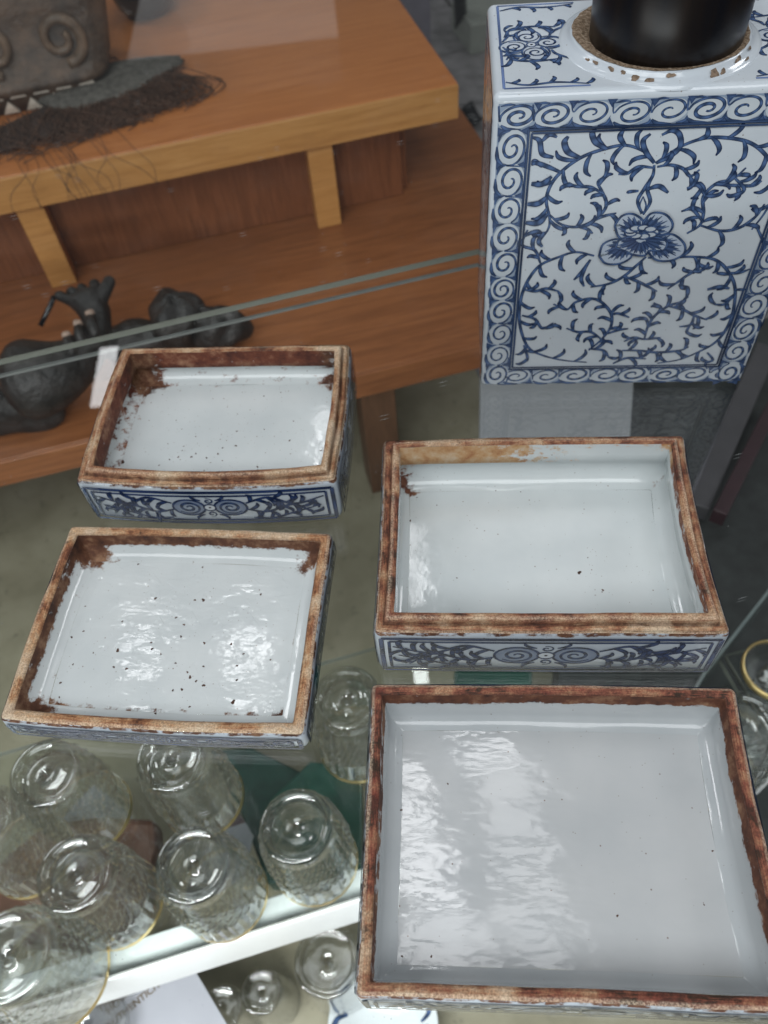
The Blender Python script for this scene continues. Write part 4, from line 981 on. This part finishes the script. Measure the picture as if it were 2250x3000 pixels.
for i in range(16):                                  # stray fibres hanging over the board edge
    px = rp.choice((rp.uniform(20, 240), rp.uniform(180, 420))); A = at(px, 520-px*.2, ZB+.01)-Vector(fp.location)
    A = Matrix.Rotation(-fp.rotation_euler.z, 3, 'Z') @ A
    d = Matrix.Rotation(-.25, 3, 'Z') @ Vector((rp.uniform(-.05, .05), -.03, 0))
    pts = [A+Vector((0, .05, .003)), A+Vector((rp.uniform(-.004, .004), 0, .002)), A+d*.5+Vector((0, -.006, -.01)), A+d*.6+Vector((rp.uniform(-.01, .01), -.008, -.03))]
    tube(V, F, [tuple(p) for p in catmull(pts, 4)], [.00035]*13, 4)
o = mesh('stray_fibres', V, F, M_HAIR, fp); o['kind'] = 'stuff'
b3 = at(430, 62, ZB)
bw_ = empty('black_bowl', (b3.x, b3.y+.03, ZB*S+.0003), 0, 'black lacquer bowl behind the carved post on the raised board', 'bowl')
lathe('bowl_body', [(.0005, .003), (.06*S, .0), (.095*S, .002), (.125*S, .012), (.142*S, .028), (.146*S, .045), (.140*S, .045), (.12*S, .016), (.06*S, .008), (.0005, .008)], M_BLACK, bw_, 64)

# dark carved figure with raised hand on the base board
b4 = at(250, 1120, ZA)
fg = empty('carved_figure', (b4.x, b4.y, ZA*S+.0003), 0, 'dark wooden carved figure with raised knobbly hand lying across the glass seam', 'carving')
def Pq(px, py, dz): return at(px, py, ZA+dz)-Vector(fg.location)
def blob(c, r, seed, sq=(1, 1, 1), n=20):
    V, F = [], []; rb_ = random.Random(seed); ph = [rb_.uniform(0, 6) for _ in range(4)]
    for i in range(n+1):
        th = math.pi*i/n
        for k in range(n*2):
            a = math.pi*k/n; q_ = r*(1+.10*math.sin(3*a+ph[0])*math.sin(th)+.07*math.sin(4*th+ph[1])+.05*math.sin(5*a+3*th+ph[2]))
            V.append((c[0]+q_*sq[0]*math.sin(th)*math.cos(a), c[1]+q_*sq[1]*math.sin(th)*math.sin(a), c[2]+q_*sq[2]*math.cos(th)))
    m_ = n*2
    for i in range(n):
        for k in range(m_): F.append((i*m_+k, (i+1)*m_+k, (i+1)*m_+(k+1) % m_, i*m_+(k+1) % m_))
    return V, F
def skin(name, chains, mat, parent, sub=2):
    V, E, R = [], [], []
    for ch in chains:
        prev = None
        for (p_, r_) in ch:
            if isinstance(p_, int): prev = p_; continue
            V.append(tuple(p_)); R.append(r_)
            if prev is not None: E.append((prev, len(V)-1))
            prev = len(V)-1
    me = bpy.data.meshes.new(name); me.from_pydata(V, E, []); o = bpy.data.objects.new(name, me); COL.objects.link(o); o.parent = parent
    me.materials.append(mat)
    o.modifiers.new('skin', 'SKIN'); 
    for v, r_ in zip(me.skin_vertices[0].data, R): v.radius = (r_, r_)
    me.skin_vertices[0].data[0].use_root = True
    s_ = o.modifiers.new('sub', 'SUBSURF'); s_.levels = sub; s_.render_levels = sub
    o.modifiers['skin'].use_smooth_shade = True
    return o
k_ = S
hand = [[(Pq(20, 1120, .16), .16*k_), (Pq(130, 1110, .17), .14*k_), (Pq(235, 1060, .18), .085*k_), (Pq(285, 985, .20), .055*k_), (Pq(285, 930, .22), .050*k_), (Pq(262, 900, .24), .050*k_)],
        [(5, 0), (Pq(210, 880, .26), .020*k_), (Pq(160, 862, .27), .019*k_)],
        [(5, 0), (Pq(222, 862, .27), .022*k_), (Pq(196, 846, .28), .019*k_)],
        [(5, 0), (Pq(250, 855, .27), .022*k_), (Pq(232, 832, .28), .019*k_)],
        [(5, 0), (Pq(280, 852, .27), .022*k_), (Pq(276, 822, .28), .020*k_)],
        [(5, 0), (Pq(308, 852, .27), .024*k_), (Pq(326, 812, .28), .022*k_)]]
skin('figure_body', hand, M_DARKCARVE, fg)
V, F = blob(Pq(520, 940, .10), .115*S, 3, (.85, .9, 1.0)); mesh('knee', V, F, M_DARKCARVE, fg)
V, F = blob(Pq(640, 960, .08), .085*S, 8, (1.3, .8, .9)); mesh('foot', V, F, M_DARKCARVE, fg)
V, F = blob(Pq(400, 1000, .06), .10*S, 12, (1.5, .7, .7)); mesh('thigh', V, F, M_DARKCARVE, fg)
V, F = blob(Pq(40, 1200, .06), .15*S, 17, (1.2, .55, .55)); mesh('torso', V, F, M_DARKCARVE, fg)
for i, (x0, y0, x1, y1) in enumerate([(280, 985, 265, 918), (245, 1010, 228, 948), (215, 1040, 196, 982)]):
    V, F = [], []
    tube(V, F, [Pq(x0, y0, .24), Pq((x0+x1)/2-4, (y0+y1)/2, .265), Pq(x1, y1, .262)], [.020*S, .019*S, .013*S], 12); mesh('finger', V, F, M_DARKCARVE, fg)
    V, F = blob(Pq(x1, y1+3, .266), .0165*S, i, n=8); mesh('fingertip', V, F, M_PALECARVE, fg)
b5 = at(150, 905, ZA+.1)
V, F = [], []
tube(V, F, [Pq(158, 868, .27), Pq(150, 890, .26), Pq(118, 955, .22)], [.009*S]*3, 8); mesh('peg', V, F, M_BLACK, fg)
